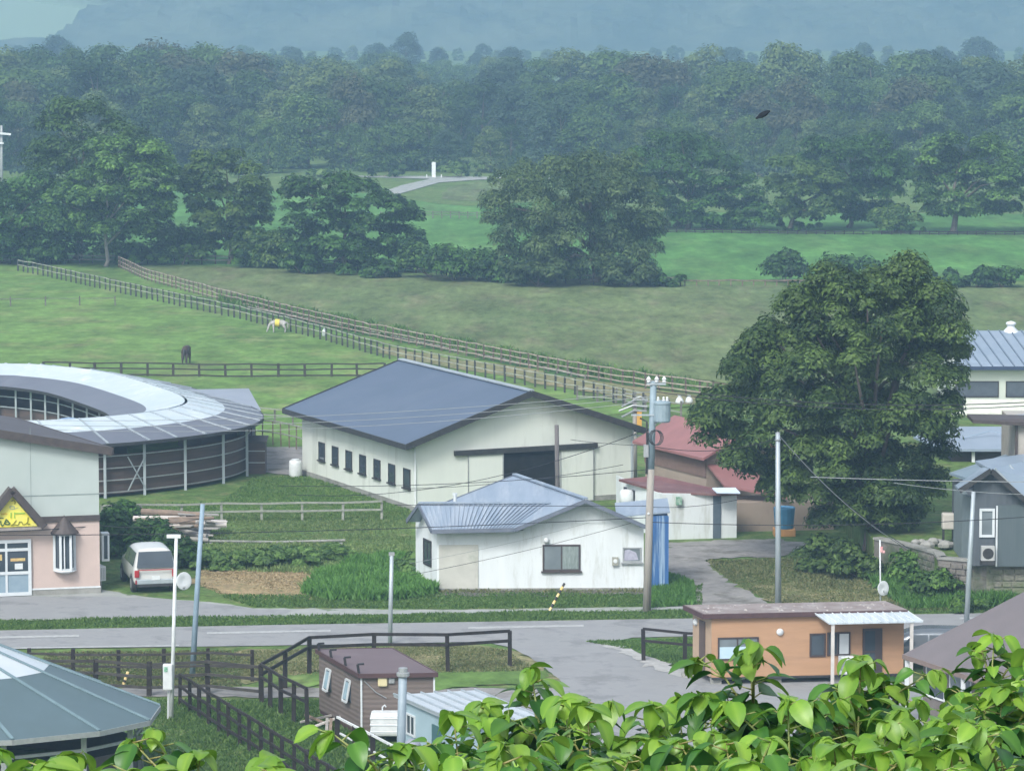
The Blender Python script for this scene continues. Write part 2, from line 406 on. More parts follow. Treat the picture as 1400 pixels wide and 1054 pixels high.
sheet('dark_verge', [(230, 400), (340, 418), (500, 452), (640, 478), (820, 514), (960, 530), (960, 537), (820, 524), (640, 487), (480, 456), (330, 425)], .07, GR_DARK, jit=.5, seg=1.5)
sheet('yard_gravel', [(350, 612), (420, 612), (425, 640), (415, 652), (352, 646)], .05, GRAV, jit=.1)
# near side
sheet('apron', [(-300, 806), (137, 806), (200, 817), (300, 825), (345, 832), (620, 834.5), (960, 829), (960, 834.5), (620, 840), (480, 841.5), (330, 845), (0, 849), (-300, 852)], .03, PAVE, jit=.06, seg=.4)
sheet('apron_asphalt', [(-300, 817), (140, 816), (250, 822), (335, 832), (400, 836), (400, 840), (330, 843), (0, 847), (-300, 850)], .038, ASPH, jit=.08, seg=.5)
sheet('road', [(-500, 866), (0, 862.5), (400, 854.5), (640, 851), (950, 846), (1300, 839.5), (1900, 831), (1900, 850), (1300, 862), (870, 872), (650, 878), (350, 883.5), (0, 888), (-500, 896)], .03, ASPH)
for a, b in ((-420, -240), (-67, 108), (283, 452), (640, 798), (970, 1140), (1312, 1480)):
    yc = lambda x: 872.3 - (x * .0203) + (max(0, x - 640) * .001)
    sheet('road_marking', [(a, yc(a) - 1.3), (b, yc(b) - 1.3), (b, yc(b) + 1.3), (a, yc(a) + 1.3)], .04, PAINT)
sheet('road_marking', [(-400, 891), (20, 886.2), (245, 882.7), (245, 884.3), (20, 887.9), (-400, 893)], .04, PAINT)
sheet('lower_track', [(-300, 938), (160, 940), (300, 939), (430, 941), (600, 942), (760, 941), (760, 960), (600, 958), (430, 954), (300, 953), (160, 952), (-300, 956)], .03, GRAV, jit=.12, seg=.5)
sheet('yard', [(655, 876.5), (866, 871.5), (832, 879), (868, 893), (905, 909), (955, 925), (1240, 934), (1500, 930), (1700, 1200), (500, 1200), (596, 1000), (640, 962), (752, 946), (772, 935), (745, 915), (718, 895), (690, 884)], .036, ASPH, jit=.05, seg=.4)
sheet('gravel_edge', [(820, 877), (846, 884), (880, 897), (925, 911), (962, 924), (945, 930), (905, 921), (868, 903), (838, 889)], .05, GRAVL, jit=.14, seg=.3)
sheet('drive_gravel', [(915, 742), (1062, 737), (1110, 745), (1062, 763), (1000, 762), (966, 767), (975, 778), (994, 794), (1030, 815), (1062, 830), (1060, 836), (948, 836), (955, 812), (948, 796), (915, 783), (905, 770)], .034, GRAV, jit=.12, seg=.35)
sheet('dry_patch', [(280, 778), (330, 776), (432, 780), (425, 806), (440, 822), (350, 820), (290, 805), (262, 795)], .03, GR_DRY, jit=.2, seg=.4)
sheet('dry_verge', [(1068, 800), (1120, 788), (1200, 786), (1270, 795), (1300, 815), (1290, 828), (1100, 833), (1064, 830), (1030, 800)], .03, GR_DRY2, jit=.2, seg=.4)
sheet('weedy_lot', [(140, 690), (560, 690), (600, 740), (560, 800), (430, 790), (270, 775), (140, 800)], .02, GR_MID, jit=.1, seg=1)
sheet('soil_strip', [(596, 805), (886, 804), (900, 812), (740, 816), (600, 815), (560, 812)], .035, SOIL, jit=.1, seg=.3)
sheet('roadside_bank', [(330, 889), (640, 882), (700, 890), (740, 910), (765, 933), (600, 937), (330, 934)], .028, GR_DRY2, jit=.2, seg=.6)
sheet('near_lawn', [(596, 920), (700, 912), (752, 925), (765, 937), (600, 941), (360, 938), (360, 922)], .04, GR_PAD, jit=.2, seg=.5)
sheet('lower_lawn', [(140, 960), (250, 965), (440, 1054), (430, 1300), (-200, 1300), (-200, 960)], .03, GR_MID, jit=.1, seg=1)
sheet('orange_verge', [(800, 876.5), (950, 872), (990, 872), (990, 925), (950, 922), (900, 905), (845, 883)], .033, GR_DARK, jit=.15, seg=.4)

# wooded hill across the valley
HW, HY0, HY1 = 560, 1400, 3100
nx, ny = 420, 330
X, Y = np.meshgrid(np.linspace(-HW, HW, nx), HY0 + (HY1 - HY0) * np.linspace(0, 1, ny) ** 1.9)
t = np.clip((Y - HY0) / 1100, 0, 1)
def hill_base(X, Y):
    t = np.clip((Y - HY0) / 1200, 0, 1)
    return 290 * t ** .98 + 5 * (fbm(X / 260 + 3, Y / 420, 3, 3) - .5) * np.clip(t * 4, 0, 1)
Z = hill_base(X, Y)
PXx = 700 + F * X / (Y * math.cos(TH) - (Z - CZ) * math.sin(TH)); PYy = 527 - F * (Y * math.sin(TH) + (Z - CZ) * math.cos(TH)) / (Y * math.cos(TH) - (Z - CZ) * math.sin(TH))
fpoly = [(-400, -6), (30, -4), (60, 3), (105, 10), (150, 20), (118, 25), (104, 33), (100, 46), (60, 60), (-400, 64)]
mask = np.zeros(X.shape)
for j in range(ny):
    for i in range(0, 150):
        if inpoly(PXx[j, i], PYy[j, i], fpoly): mask[j, i] = 1
Z = Z + (1 - mask) * np.clip((Y - HY0) / 25, 0, 1) * (5 * fbm((X + Y * .3) / 9, (Y - X * .2) / 9, 4, 21) + 6 * fbm(X / 37 + Y / 90, Y / 40, 3, 8) + 2.4 * vnoise(X / 4.3, Y / 5.1 + X / 31, 4))
hv = np.stack([X, Y, Z], -1).reshape(-1, 3)
me = bpy.data.meshes.new('hill'); q = [(j * nx + i, j * nx + i + 1, (j + 1) * nx + i + 1, (j + 1) * nx + i) for j in range(ny - 1) for i in range(nx - 1)]
me.from_pydata(hv.tolist(), [], q); a = me.attributes.new('field', 'FLOAT', 'POINT'); a.data.foreach_set('value', mask.reshape(-1).astype(np.float32))
m, nt, b = newmat('hill_wood'); at = N(nt, 'ShaderNodeAttribute', attribute_name='field')
n1 = N(nt, 'ShaderNodeTexNoise', Scale=.03, Detail=7, Roughness=.7); nt.links.new(coords(nt), n1.inputs['Vector'])
rr_ = N(nt, 'ShaderNodeMapRange'); rr_.inputs['From Min'].default_value = .4; rr_.inputs['From Max'].default_value = .62; nt.links.new(n1.outputs['Fac'], rr_.inputs['Value'])
mg = N(nt, 'ShaderNodeMix', data_type='RGBA'); mg.inputs[6].default_value = (.05, .08, .065, 1); mg.inputs[7].default_value = (.095, .125, .09, 1); nt.links.new(rr_.outputs[0], mg.inputs[0])
mf = N(nt, 'ShaderNodeMix', data_type='RGBA'); mf.inputs[7].default_value = (.19, .26, .17, 1); nt.links.new(mg.outputs[2], mf.inputs[6]); nt.links.new(at.outputs['Fac'], mf.inputs[0])
nt.links.new(mf.outputs[2], b.inputs['Base Color']); b.inputs['Roughness'].default_value = 1; b.inputs['Specular IOR Level'].default_value = 0
me.materials.append(m); ho = bpy.data.objects.new('hill', me); col.objects.link(ho); tag(ho, kind='structure')

# ================================================================ TREES
LF_FOR = [leafmat('leaf_forest_%s' % k, d, l) for k, d, l in (
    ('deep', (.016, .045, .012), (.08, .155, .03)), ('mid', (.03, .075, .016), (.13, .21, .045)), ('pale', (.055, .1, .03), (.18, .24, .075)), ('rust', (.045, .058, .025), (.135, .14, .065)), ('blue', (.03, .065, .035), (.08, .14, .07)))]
def proto_tree(k, H, W, leafm, seed, n=8500, size=.27, low=.02, nl=64):
    rng = np.random.default_rng(seed)
    t = thing('forest_tree', 'x', 'tree', (0, 0, 0))
    lobes = []
    while len(lobes) < nl:
        z = rng.uniform(low, .96); prof = math.sin(math.pi * min(1, (z * .72 + .28))) ** .6
        a = rng.uniform(0, 6.28); rad = prof * W / 2 * rng.uniform(.3, 1) ** .5 * .8
        lobes.append((rad * math.cos(a), rad * math.sin(a), max(.3, z * H - .6), 1.75 * rng.uniform(.7, 1.25)))
    make_trunk(t, (0, 0, 0), (0, 0, H * .85), .22, lobes, BARK, rng, 7, 6)
    make_crown_obj(t, lobes, n, size, leafm, rng, up=.45)
    return t
KN = {'deep': 'dark green', 'mid': 'mid green', 'pale': 'pale green', 'rust': 'brownish', 'blue': 'blue-green'}
protos = []
kinds = [('deep', 11, 11), ('mid', 11, 12.5), ('pale', 12, 11), ('rust', 11, 10.5), ('blue', 12, 12), ('mid', 12, 9), ('deep', 12, 13), ('pale', 12, 8), ('mid', 11, 14)]
for i, (k, H, W) in enumerate(kinds):
    protos.append((k, H, proto_tree(k, H, W, LF_FOR[['deep', 'mid', 'pale', 'rust', 'blue'].index(k)], 40 + i)))
used = set()
rf = random.Random(5)
def plant_forest(px, D, topy, row, kind=None):
    ptop = PY(px, topy, D); H = max(4, ptop.z)
    c = [p for p in protos if kind is None or p[0] == kind]; k, H0, pr = rf.choice(c)
    if kind is None and k == 'rust' and rf.random() < .6: k, H0, pr = protos[1]
    if pr.name in used: o = copy_tree(pr)
    else: o = pr; used.add(pr.name)
    s = H / H0; w = rf.uniform(.8, 1.25) * (1 if s < 1.3 else 1.3 / s)
    o.location = (ptop.x, D, 0); o.scale = (s * w, s * w, s); o.rotation_euler = (0, 0, rf.uniform(0, 6.28))
    rowtxt = {0: 'in the front edge of the hazy forest belt', 1: 'in the middle of the hazy forest belt', 2: 'on the skyline of the hazy forest belt', 3: 'faded in mist behind the forest belt'}[row]
    tag(o, '%s tree %s' % (KN[k], rowtxt), 'tree', '%s trees %s' % (KN[k], rowtxt))
TOPS = [(-150, 70), (0, 62), (60, 70), (110, 66), (150, 50), (200, 60), (300, 58), (360, 76), (400, 84), (430, 64), (480, 80), (530, 72), (575, 92), (620, 108), (650, 100), (700, 78), (745, 74), (790, 58), (850, 72), (905, 74), (945, 88), (975, 60), (1030, 92), (1085, 80), (1150, 76), (1195, 70), (1260, 72), (1330, 74), (1400, 62), (1560, 70)]
def topy(x):
    for (a, ya), (b, yb) in zip(TOPS, TOPS[1:]):
        if a <= x <= b: return ya + (yb - ya) * (x - a) / (b - a)
    return 70
x = -150
while x < 1560:
    plant_forest(x + rf.uniform(-12, 12), 600 + rf.uniform(-20, 30), topy(x) + rf.uniform(-3, 12), 2); x += 33
x = -160
while x < 1570:
    plant_forest(x + rf.uniform(-15, 15), 545 + rf.uniform(-15, 15), topy(x) + rf.uniform(18, 48), 1); x += 36
x = -140
while x < 1560:
    plant_forest(x + rf.uniform(-15, 15), 500 + rf.uniform(-8, 12), topy(x) + rf.uniform(62, 95), 0); x += 38
for px, ty, k in ((1050, 82, 'pale'), (1072, 60, 'pale'), (1100, 74, 'pale'), (880, 78, 'rust'), (915, 82, 'rust'), (240, 74, 'rust'), (330, 72, 'rust'), (1240, 108, 'rust'), (25, 112, 'rust'), (480, 104, 'rust'), (1090, 108, 'rust')):
    plant_forest(px, 575 if ty < 100 else 525, ty, 2 if ty < 100 else 1, k)
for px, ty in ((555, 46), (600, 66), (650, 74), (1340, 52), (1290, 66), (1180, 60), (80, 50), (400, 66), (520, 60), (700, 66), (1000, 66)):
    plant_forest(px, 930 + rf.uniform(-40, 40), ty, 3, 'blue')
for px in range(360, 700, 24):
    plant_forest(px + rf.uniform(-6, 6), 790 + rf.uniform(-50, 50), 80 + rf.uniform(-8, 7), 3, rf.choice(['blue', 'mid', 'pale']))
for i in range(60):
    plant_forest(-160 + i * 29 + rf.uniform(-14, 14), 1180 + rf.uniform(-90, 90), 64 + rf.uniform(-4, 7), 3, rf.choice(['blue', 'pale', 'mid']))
# undergrowth along the forest foot
def bush(name, label, px, py, wpx, hpx, leafm, seed, n=900, size=.2, group=None, D=None, cat='shrub', nl=12):
    rng = np.random.default_rng(seed); b = G(px, py) if D is None else Vector((PY(px, py, D).x, D, 0))
    s = F / b.y; w = wpx / s; h = hpx / s; lobes = []
    for i in range(nl):
        a = rng.uniform(0, 6.28); r = rng.uniform(0, 1) ** .5
        z = rng.uniform(.12, .8) * (1 - .35 * r)
        lobes.append((b.x + r * math.cos(a) * w * .38, b.y + r * math.sin(a) * w * .3, z * h, min(h, w) * rng.uniform(.22, .34)))
    t = thing(name, label, cat, b, group)
    m = MB()
    for i in range(5):
        l = lobes[i % len(lobes)]; m.tube([b, Vector((b.x * .5 + l[0] * .5, b.y * .5 + l[1] * .5, l[2] * .6)), l[:3]], [.035, .025, .012], 5)
    m.build('stem', BARK, t)
    make_crown_obj(t, lobes, n, size, leafm, rng, name='foliage', up=.4)
    return t
for i in range(16):
    bush('forest_shrub', 'low shrub along the foot of the hazy forest', -60 + i * 98 + rf.uniform(-20, 20), 243, 90, 26, LF_FOR[rf.choice([0, 1, 4])], 300 + i, n=420, size=.35, group='shrubs along the forest foot')

LF_A = leafmat('leaf_tree_dark', (.012, .038, .012), (.085, .2, .035))
LF_B = leafmat('leaf_tree_bright', (.018, .055, .014), (.17, .32, .06))
LF_W = leafmat('leaf_willow', (.025, .055, .02), (.12, .18, .06))
LF_G = leafmat('leaf_walnut', (.022, .054, .016), (.15, .245, .055))
D1 = 330
profile_tree('broad_tree', 'dark tree rising behind the bright crown at far left of the paddock', 'tree', [(138, 78, 128), (165, 55, 175), (200, 35, 215), (240, 25, 245), (280, 10, 235), (320, 0, 240), (352, 0, 230)], (105, 360), D1 + 6, LF_FOR[0], n=27000, size=.2, nl=45, lr=1.50, seed=3, tr=.35)
profile_tree('broad_tree', 'bright crowned tree with thin pale trunk at left end of the fenced track', 'tree', [(190, 130, 190), (205, 115, 228), (235, 105, 246), (270, 60, 246), (300, 50, 235), (325, 80, 200)], (145, 364), D1 - 3, LF_B, n=24000, size=.2, nl=39, lr=1.25, seed=4, tr=.17, bark=pm('bark_pale', (.3, .28, .25), (.2, .19, .17), rough=.9), trunk_top=PY(150, 215, D1 - 3))
profile_tree('broad_tree', 'dark spreading tree cut by the left edge of the photo', 'tree', [(238, -40, 60), (262, -70, 92), (300, -90, 100), (352, -90, 95)], (0, 362), D1 + 2, LF_A, n=15000, size=.2, nl=27, lr=1.30, seed=5)
profile_tree('broad_tree', 'rounded tree right of the gap with the green view, trunk forked', 'tree', [(205, 275, 325), (225, 250, 350), (250, 245, 368), (285, 252, 374), (320, 275, 368), (352, 280, 352)], (315, 362), D1, LF_FOR[1], n=18000, size=.2, nl=32, lr=1.20, seed=6)
profile_tree('broad_tree', 'low bright spreading tree left of the levee road view', 'tree', [(236, 395, 450), (254, 385, 505), (272, 380, 550), (290, 385, 578), (325, 382, 582), (350, 385, 588), (374, 392, 590)], (470, 376), 322, LF_A, n=28500, size=.2, nl=50, lr=1.15, seed=7)
profile_tree('willow_tree', 'huge grey-green willow in the middle of the field edge', 'tree', [(216, 775, 845), (228, 720, 880), (250, 668, 896), (285, 656, 908), (325, 668, 910), (362, 682, 905), (388, 720, 895)], (815, 388), 310, LF_W, n=51000, size=.2, nl=54, lr=1.50, seed=8, tr=.5, droop=1.0, aspect=.34, up=.45, flat=1.0, shell=(.7, 1.1))
profile_tree('broad_tree', 'layered tree just right of the willow', 'tree', [(180, 905, 945), (198, 868, 985), (228, 848, 1022), (258, 868, 1046), (288, 905, 1048), (308, 925, 1035)], (940, 313), 378, LF_A, n=24000, size=.2, nl=45, lr=1.40, seed=9)
profile_tree('broad_tree', 'smaller tree between the two broad trees of the right row', 'tree', [(217, 1050, 1110), (235, 1042, 1150), (262, 1050, 1165), (292, 1065, 1150), (308, 1080, 1130)], (1082, 314), 374, LF_FOR[1], n=13500, size=.2, nl=27, lr=1.30, seed=10)
profile_tree('broad_tree', 'tall wide tree second from right in the field row', 'tree', [(185, 1130, 1190), (200, 1095, 1235), (228, 1085, 1252), (260, 1100, 1242), (288, 1125, 1215), (306, 1150, 1200)], (1160, 315), 380, LF_A, n=24000, size=.2, nl=41, lr=1.40, seed=11)
profile_tree('broad_tree', 'domed tree with open trunk at right end of the field row', 'tree', [(185, 1285, 1345), (202, 1262, 1378), (232, 1250, 1392), (262, 1245, 1398), (286, 1256, 1396), (304, 1290, 1380)], (1303, 317), 372, LF_B, n=25500, size=.2, nl=45, lr=1.40, seed=12, tr=.32)
profile_tree('broad_tree', 'tree cut off by the right edge of the photo', 'tree', [(190, 1420, 1470), (215, 1392, 1500), (260, 1390, 1510), (300, 1405, 1490)], (1440, 317), 376, LF_A, n=12000, size=.2, nl=23, lr=1.40, seed=13)
for i, (px, py, w, h, lf, lb) in enumerate([(590, 380, 90, 62, 1, 'bright shrub right of the low spreading tree'), (640, 382, 90, 58, 1, 'shrub against the left side of the willow'), (680, 386, 60, 46, 0, 'dark shrub under the left side of the willow'),
        (1072, 386, 78, 52, 0, 'round bush on the field edge left of the big tree'), (1158, 388, 88, 54, 0, 'round bush on the field edge behind the big tree top'), (1290, 392, 90, 30, 0, 'low bush at left end of the right hedge'), (1370, 393, 90, 40, 0, 'taller bush at right end of the right hedge'), (1335, 393, 70, 28, 0, 'low middle bush of the right hedge'),
        (250, 362, 90, 34, 1, 'bush under the gap with the green view'), (350, 366, 80, 36, 0, 'bush at the foot of the rounded tree'), (910, 392, 60, 26, 0, 'bush at the right foot of the willow'), (925, 312, 60, 24, 3, 'reddish bush beside the layered tree'), (740, 390, 80, 30, 0, 'bush under the middle of the willow'), (410, 374, 60, 30, 0, 'bush at the left foot of the low spreading tree'),
        (60, 362, 90, 34, 0, 'bush at the foot of the dark left tree'), (190, 362, 90, 34, 0, 'bush below the bright crowned tree'), (520, 380, 70, 30, 0, 'bush at the right foot of the low spreading tree'), (1240, 318, 70, 16, 0, 'low scrub between the last two field trees'), (1090, 316, 90, 16, 0, 'low scrub under the smaller field tree'), (990, 315, 90, 18, 0, 'low scrub under the layered tree')]):
    bush('field_shrub', lb, px, py, w, h, [LF_A, LF_B, LF_W, LF_FOR[3]][lf], 500 + i, n=1500, size=.22, nl=16)

for i, (px, py, w, h, lb) in enumerate([(255, 352, 80, 60, 'leafy thicket between the bright crowned tree and the rounded tree'), (378, 366, 70, 60, 'leafy thicket right of the rounded tree'), (620, 384, 120, 64, 'broad thicket between the spreading tree and the willow'), (735, 392, 110, 60, 'thicket under the left half of the willow'), (1030, 316, 90, 44, 'thicket between the layered tree and the smaller field tree'), (1225, 318, 80, 44, 'thicket between the last two field trees'), (0, 360, 120, 70, 'thicket at the left edge below the dark tree'), (860, 392, 90, 50, 'thicket under the right half of the willow')]):
    bush('thicket', lb, px, py, w, h, [LF_A, LF_FOR[1], LF_A, LF_W][i % 4], 560 + i, n=3200, size=.2, nl=26)
LF_H = leafmat('leaf_hedge', (.05, .11, .03), (.19, .32, .08))
# the big tree by the houses
BT = [(362, 1185, 1225), (372, 1130, 1262), (392, 1082, 1292), (425, 1062, 1315), (450, 1035, 1324), (482, 1005, 1326), (512, 985, 1322), (545, 958, 1318), (575, 942, 1312), (602, 950, 1308), (640, 995, 1303), (672, 1040, 1292), (700, 1085, 1270), (726, 1120, 1240)]
profile_tree('big_tree', 'very large dark green tree standing between the red-roofed barn and the dark house', 'tree', BT, (1190, 772), 158, LF_G, n=115000, size=.12, nl=120, lr=.9, seed=21, tr=.34, nb=34, depth=.9, up=.35, droop=.5, aspect=.45, flat=1.0, trunk_top=PY(1190, 420, 158), bark=pm('bark_big', (.2, .16, .14), (.12, .1, .09), scale=4, rough=.9, bump=.03))
for i, (px, py, w, h, lb) in enumerate([(1120, 782, 110, 60, 'dark bush under the left side of the big tree'), (1170, 790, 90, 50, 'dark bush at the foot of the big tree'), (1250, 800, 80, 60, 'ivy-green bush against the low stone wall'), (1275, 822, 80, 56, 'bright bush where the stone wall meets the road verge'), (1222, 790, 70, 50, 'bush right of the big tree trunks'), (1320, 836, 70, 26, 'low weeds at the foot of the stone wall')]):
    bush('wall_shrub', lb, px, py, w, h, LF_G if i in (0, 1, 4) else LF_B, 600 + i, n=2600, size=.12, nl=18)
for i, (px, py, w, h, lb, lf) in enumerate([(160, 760, 90, 80, 'tall dark bush between the shop and the van', LF_A), (205, 762, 90, 62, 'dark bush behind the white van', LF_A), (170, 720, 80, 44, 'bush beside the timber pile', LF_A), (255, 775, 60, 44, 'bush right of the white van', LF_A),
        (300, 778, 90, 36, 'leafy bush behind the left of the straw patch', LF_B), (350, 776, 90, 36, 'leafy bush behind the middle of the straw patch', LF_B), (400, 775, 90, 34, 'leafy bush behind the right of the straw patch', LF_B), (455, 765, 70, 26, 'low bush left of the white house', LF_B), (565, 790, 60, 40, 'straggly bush at the left corner of the white house', LF_B)]):
    bush('garden_shrub', lb, px, py, w, h, LF_H if lf is LF_B else lf, 700 + i, n=2400, size=.13, nl=18)
# ================================================================ BUILDING HELPERS
class Fac:
    """a vertical wall face: P0 its lower corner, u along it, n outward"""
    def __init__(s, P0, u, n): s.P = Vector(P0); s.u = Vector(u).normalized(); s.n = Vector(n).normalized()
    def pt(s, d, z, o=0): return s.P + s.u * d + Vector((0, 0, z)) + s.n * o
    def box(s, m, d0, d1, z0, z1, o0, o1):
        return m.box(s.pt((d0 + d1) / 2, (z0 + z1) / 2, (o0 + o1) / 2), (abs(d1 - d0), abs(o1 - o0), abs(z1 - z0)), ax=(s.u, s.n, Vector((0, 0, 1))))
def window(fac, parent, d0, d1, z0, z1, fm, gm, mull=(), fw=.06, trans=(), name='window', label=None, out=.05, sill=False):
    m = MB(); b = .004
    fac.box(m, d0, d1, z1 - fw, z1, b, out); fac.box(m, d0, d1, z0, z0 + fw, b, out)
    fac.box(m, d0, d0 + fw, z0 + fw, z1 - fw, b, out); fac.box(m, d1 - fw, d1, z0 + fw, z1 - fw, b, out)
    for k in mull: fac.box(m, d0 + (d1 - d0) * k - fw * .4, d0 + (d1 - d0) * k + fw * .4, z0 + fw, z1 - fw, b, out - .01)
    for k in trans: fac.box(m, d0 + fw, d1 - fw, z0 + (z1 - z0) * k - fw * .4, z0 + (z1 - z0) * k + fw * .4, b, out - .012)
    o = m.build(name, fm, parent)
    if label: o['label'] = label
    g_ = MB(); fac.box(g_, d0 + fw * .6, d1 - fw * .6, z0 + fw * .6, z1 - fw * .6, .002, out * .45); ORG[o.name] = ORG[parent.name]
    g_.build('pane', gm, o)
    if sill:
        s_ = MB(); fac.box(s_, d0 - .06, d1 + .06, z0 - .07, z0 - .003, .004, .12); s_.build('sill', fm, o)
    return o
CREAM = pm('cream_siding', (.63, .665, .61), (.58, .615, .57), scale=.8, rough=.65, bump=.003, stretch=(1.2, 1.2, .2), c3=(.42, .45, .4), s3=1.0, t3=(.54, .78))
WHITEW = pm('white_plaster', (.66, .7, .71), (.6, .64, .65), scale=1.2, rough=.8, bump=.01, stretch=(1.3, 1.3, .22), c3=(.4, .42, .38), s3=1.3, t3=(.52, .74))
WPAINT = pm('white_paint', (.66, .69, .7), (.56, .59, .6), scale=4, rough=.5)
DKBR = pm('dark_brown_trim', (.05, .04, .04), (.075, .06, .055), scale=4, rough=.6)
BLACKT = pm('black_trim', (.02, .02, .022), (.04, .04, .04), scale=5, rough=.6)
GREYT = pm('grey_metal', (.3, .32, .33), (.38, .4, .41), scale=6, rough=.5, metal=.4)
GALV = pm('galvanised', (.42, .47, .5), (.33, .38, .41), scale=3, rough=.55, metal=.35, stretch=(1, 1, .2))
GLASS = glassmat('glass_dark'); GLASSM = glassmat('glass_mid', (.1, .12, .13), .12)
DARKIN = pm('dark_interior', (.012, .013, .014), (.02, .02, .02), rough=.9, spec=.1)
CONC = pm('concrete', (.3, .3, .28), (.22, .22, .2), scale=2, rough=.9, bump=.01, c3=(.13, .14, .12), s3=.7, t3=(.5, .7))
AL = pm('white_aluminium', (.6, .64, .66), (.54, .58, .6), rough=.35)

# ---------------------------------------------------------------- barn
FL = G(568, 700); vd = Vector((-.413, .911, 0)); ud = Vector((.911, .413, 0)); W_, L_ = 11.6, 15.0; EZ, RZ = 3.5, 5.5
barn = thing('barn', 'big cream barn with dark blue-grey gable roof and seven small windows along its left side', 'barn', FL)
f = Fac(FL, ud, -vd.cross(Vector((0, 0, 1))).cross(Vector((0, 0, 1))) * 1)
f.n = -vd; fs = Fac(FL, vd, -ud)
gab = [f.pt(0, 0), f.pt(W_, 0), f.pt(W_, EZ), f.pt(W_ / 2, RZ), f.pt(0, EZ)]
MB().prism(gab, vd * L_).build('wall', CREAM, barn)
m = MB(); f.box(m, -.02, W_ + .02, -.1, .25, .001, .04); fs.box(m, -.02, L_, -.1, .25, .001, .04); m.build('foundation', CONC, barn)
ov, of = .75, .7; sl_ = (RZ - EZ) / (W_ / 2); t_ = .16
ROOFG = pm('roof_blue_grey', (.08, .11, .165), (.072, .102, .15), scale=.5, rough=.5, c3=(.1, .13, .18), s3=.2, spec=.35, t3=(.5, .8))
def rp(d, l, up=.12): return f.pt(d, (EZ + sl_ * (d if d <= W_ / 2 else W_ - d)) + up) + vd * l
MB().slab([rp(-ov, -of), rp(W_ / 2, -of), rp(W_ / 2, L_ + of), rp(-ov, L_ + of)], .1).build('roof_slope', ROOFG, barn)
MB().slab([rp(W_ / 2 + .01, -of), rp(W_ + ov, -of), rp(W_ + ov, L_ + of), rp(W_ / 2 + .01, L_ + of)], .1).build('roof_slope', ROOFG, barn)
m = MB()
for a, b_ in ((-ov, W_ / 2), (W_ + ov, W_ / 2)):
    m.bar(rp(a, -of - .03, .02), rp(b_, -of - .03, .02), .06, .3)
    m.bar(rp(a, L_ + of + .03, .02), rp(b_, L_ + of + .03, .02), .06, .3)
for a in (-ov - .03, W_ + ov + .03): m.bar(rp(a, -of - .06, .02), rp(a, L_ + of + .06, .02), .07, .26)
m.each('fascia', BLACKT, barn)
MB().bar(rp(W_ / 2, -of, .17), rp(W_ / 2, L_ + of, .17), .3, .07).build('ridge_cap', GALV, barn)
for d in (1.0, 2.9, 4.78, 6.66, 8.5, 10.35, 12.2): window(fs, barn, d - .42, d + .42, 1.05, 1.98, BLACKT, GLASS, fw=.05, sill=True)
m = MB(); f.box(m, 2.0, 9.6, 2.62, 2.86, .02, .2); m.build('door_track', BLACKT, barn)
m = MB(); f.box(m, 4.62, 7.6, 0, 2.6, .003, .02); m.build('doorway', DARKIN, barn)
for a, b_ in ((2.7, 4.6), (7.62, 9.45)):
    m = MB(); f.box(m, a, b_, .05, 2.6, .03, .09); o = m.build('sliding_door', CREAM, barn)
    m = MB()
    for x0 in (a, b_ - .06): f.box(m, x0, x0 + .06, .05, 2.6, .092, .11)
    f.box(m, a + .06, b_ - .06, 2.54, 2.6, .092, .11); m.build('door_frame', GREYT, o)
MB().bar(f.pt(-.02, .2, .03), f.pt(-.02, EZ, .03), .08).bar(f.pt(W_, .2, .03), f.pt(W_, EZ, .03), .08).each('corner_trim', WPAINT, barn)
MB().bar(rp(W_ + ov, -of + .1, -.12), f.pt(W_ - .1, EZ - .35, .1), .09).bar(f.pt(W_ - .1, EZ - .35, .1), f.pt(W_ - .1, .2, .1), .09).build('downpipe', GALV, barn)
b_ = thing('white_barrel', 'white barrel at the back left corner of the cream barn', 'barrel', fs.pt(14.2, 0, .7))
MB().lathe(fs.pt(14.2, 0, .7), [(0, 0), (.3, 0), (.33, .1), (.33, .7), (.3, .85), (0, .87)]).build('drum', WPAINT, b_, smooth=True)
MB().lathe(fs.pt(14.2, .87, .7), [(0, 0), (.2, 0), (.2, .05), (0, .06)]).build('lid', WPAINT, b_)

# ---------------------------------------------------------------- white house
HS = thing('white_house', 'low white house beside the road with light blue metal roof and front gable', 'house', (0, 152, 0))
W0 = G(597.5, 808); hu = Vector((1, .022, 0)).normalized(); sv = Vector((-.33, .944, 0)).normalized()
ff = Fac(W0, hu, (.022, -1, 0)); wid = 8.62
fl = Fac(W0, sv, (-.944, -.33, 0))
RB = pm('roof_light_blue', (.29, .35, .43), (.24, .3, .38), scale=.8, rough=.4, metal=.2, stretch=(3, .5, 1), c3=(.38, .43, .49), s3=.6, t3=(.5, .7))
E_ = PY(703, 723, 150.05); Fp = PY(801, 683, 150.1); Rr = PY(884, 719, 150.25); rd = Vector((-2.95, 6.75, 0.12))
e1 = PY(590, 725, 149.95); e2 = PY(703, 722.5, 150.0); L1 = PY(572, 688.6, 151.35); L2 = PY(753, 688.6, 151.45); b1 = PY(556, 711, 152.75); b2 = b1 + Vector((4.4, .3, 0))
ze = e1.z - .12; zl = L1.z - .14; zm = E_.z - .08
MB().prism([ff.pt(0, 0), ff.pt(3.6, 0), ff.pt(3.6, ze), ff.pt(0, ze)], sv * 2.9).prism([ff.pt(0, ze), ff.pt(0, ze) + sv * 2.9, ff.pt(0, zl) + sv * 1.45], hu * 3).build('side_wing', WHITEW, HS)
pkd = (Fp - W0).dot(hu)
MB().prism([ff.pt(3.601, 0), ff.pt(wid, 0), ff.pt(wid, zm + .05), ff.pt(pkd, Fp.z - .16), ff.pt(3.601, zm)], sv * 6.2).build('wall', WHITEW, HS)
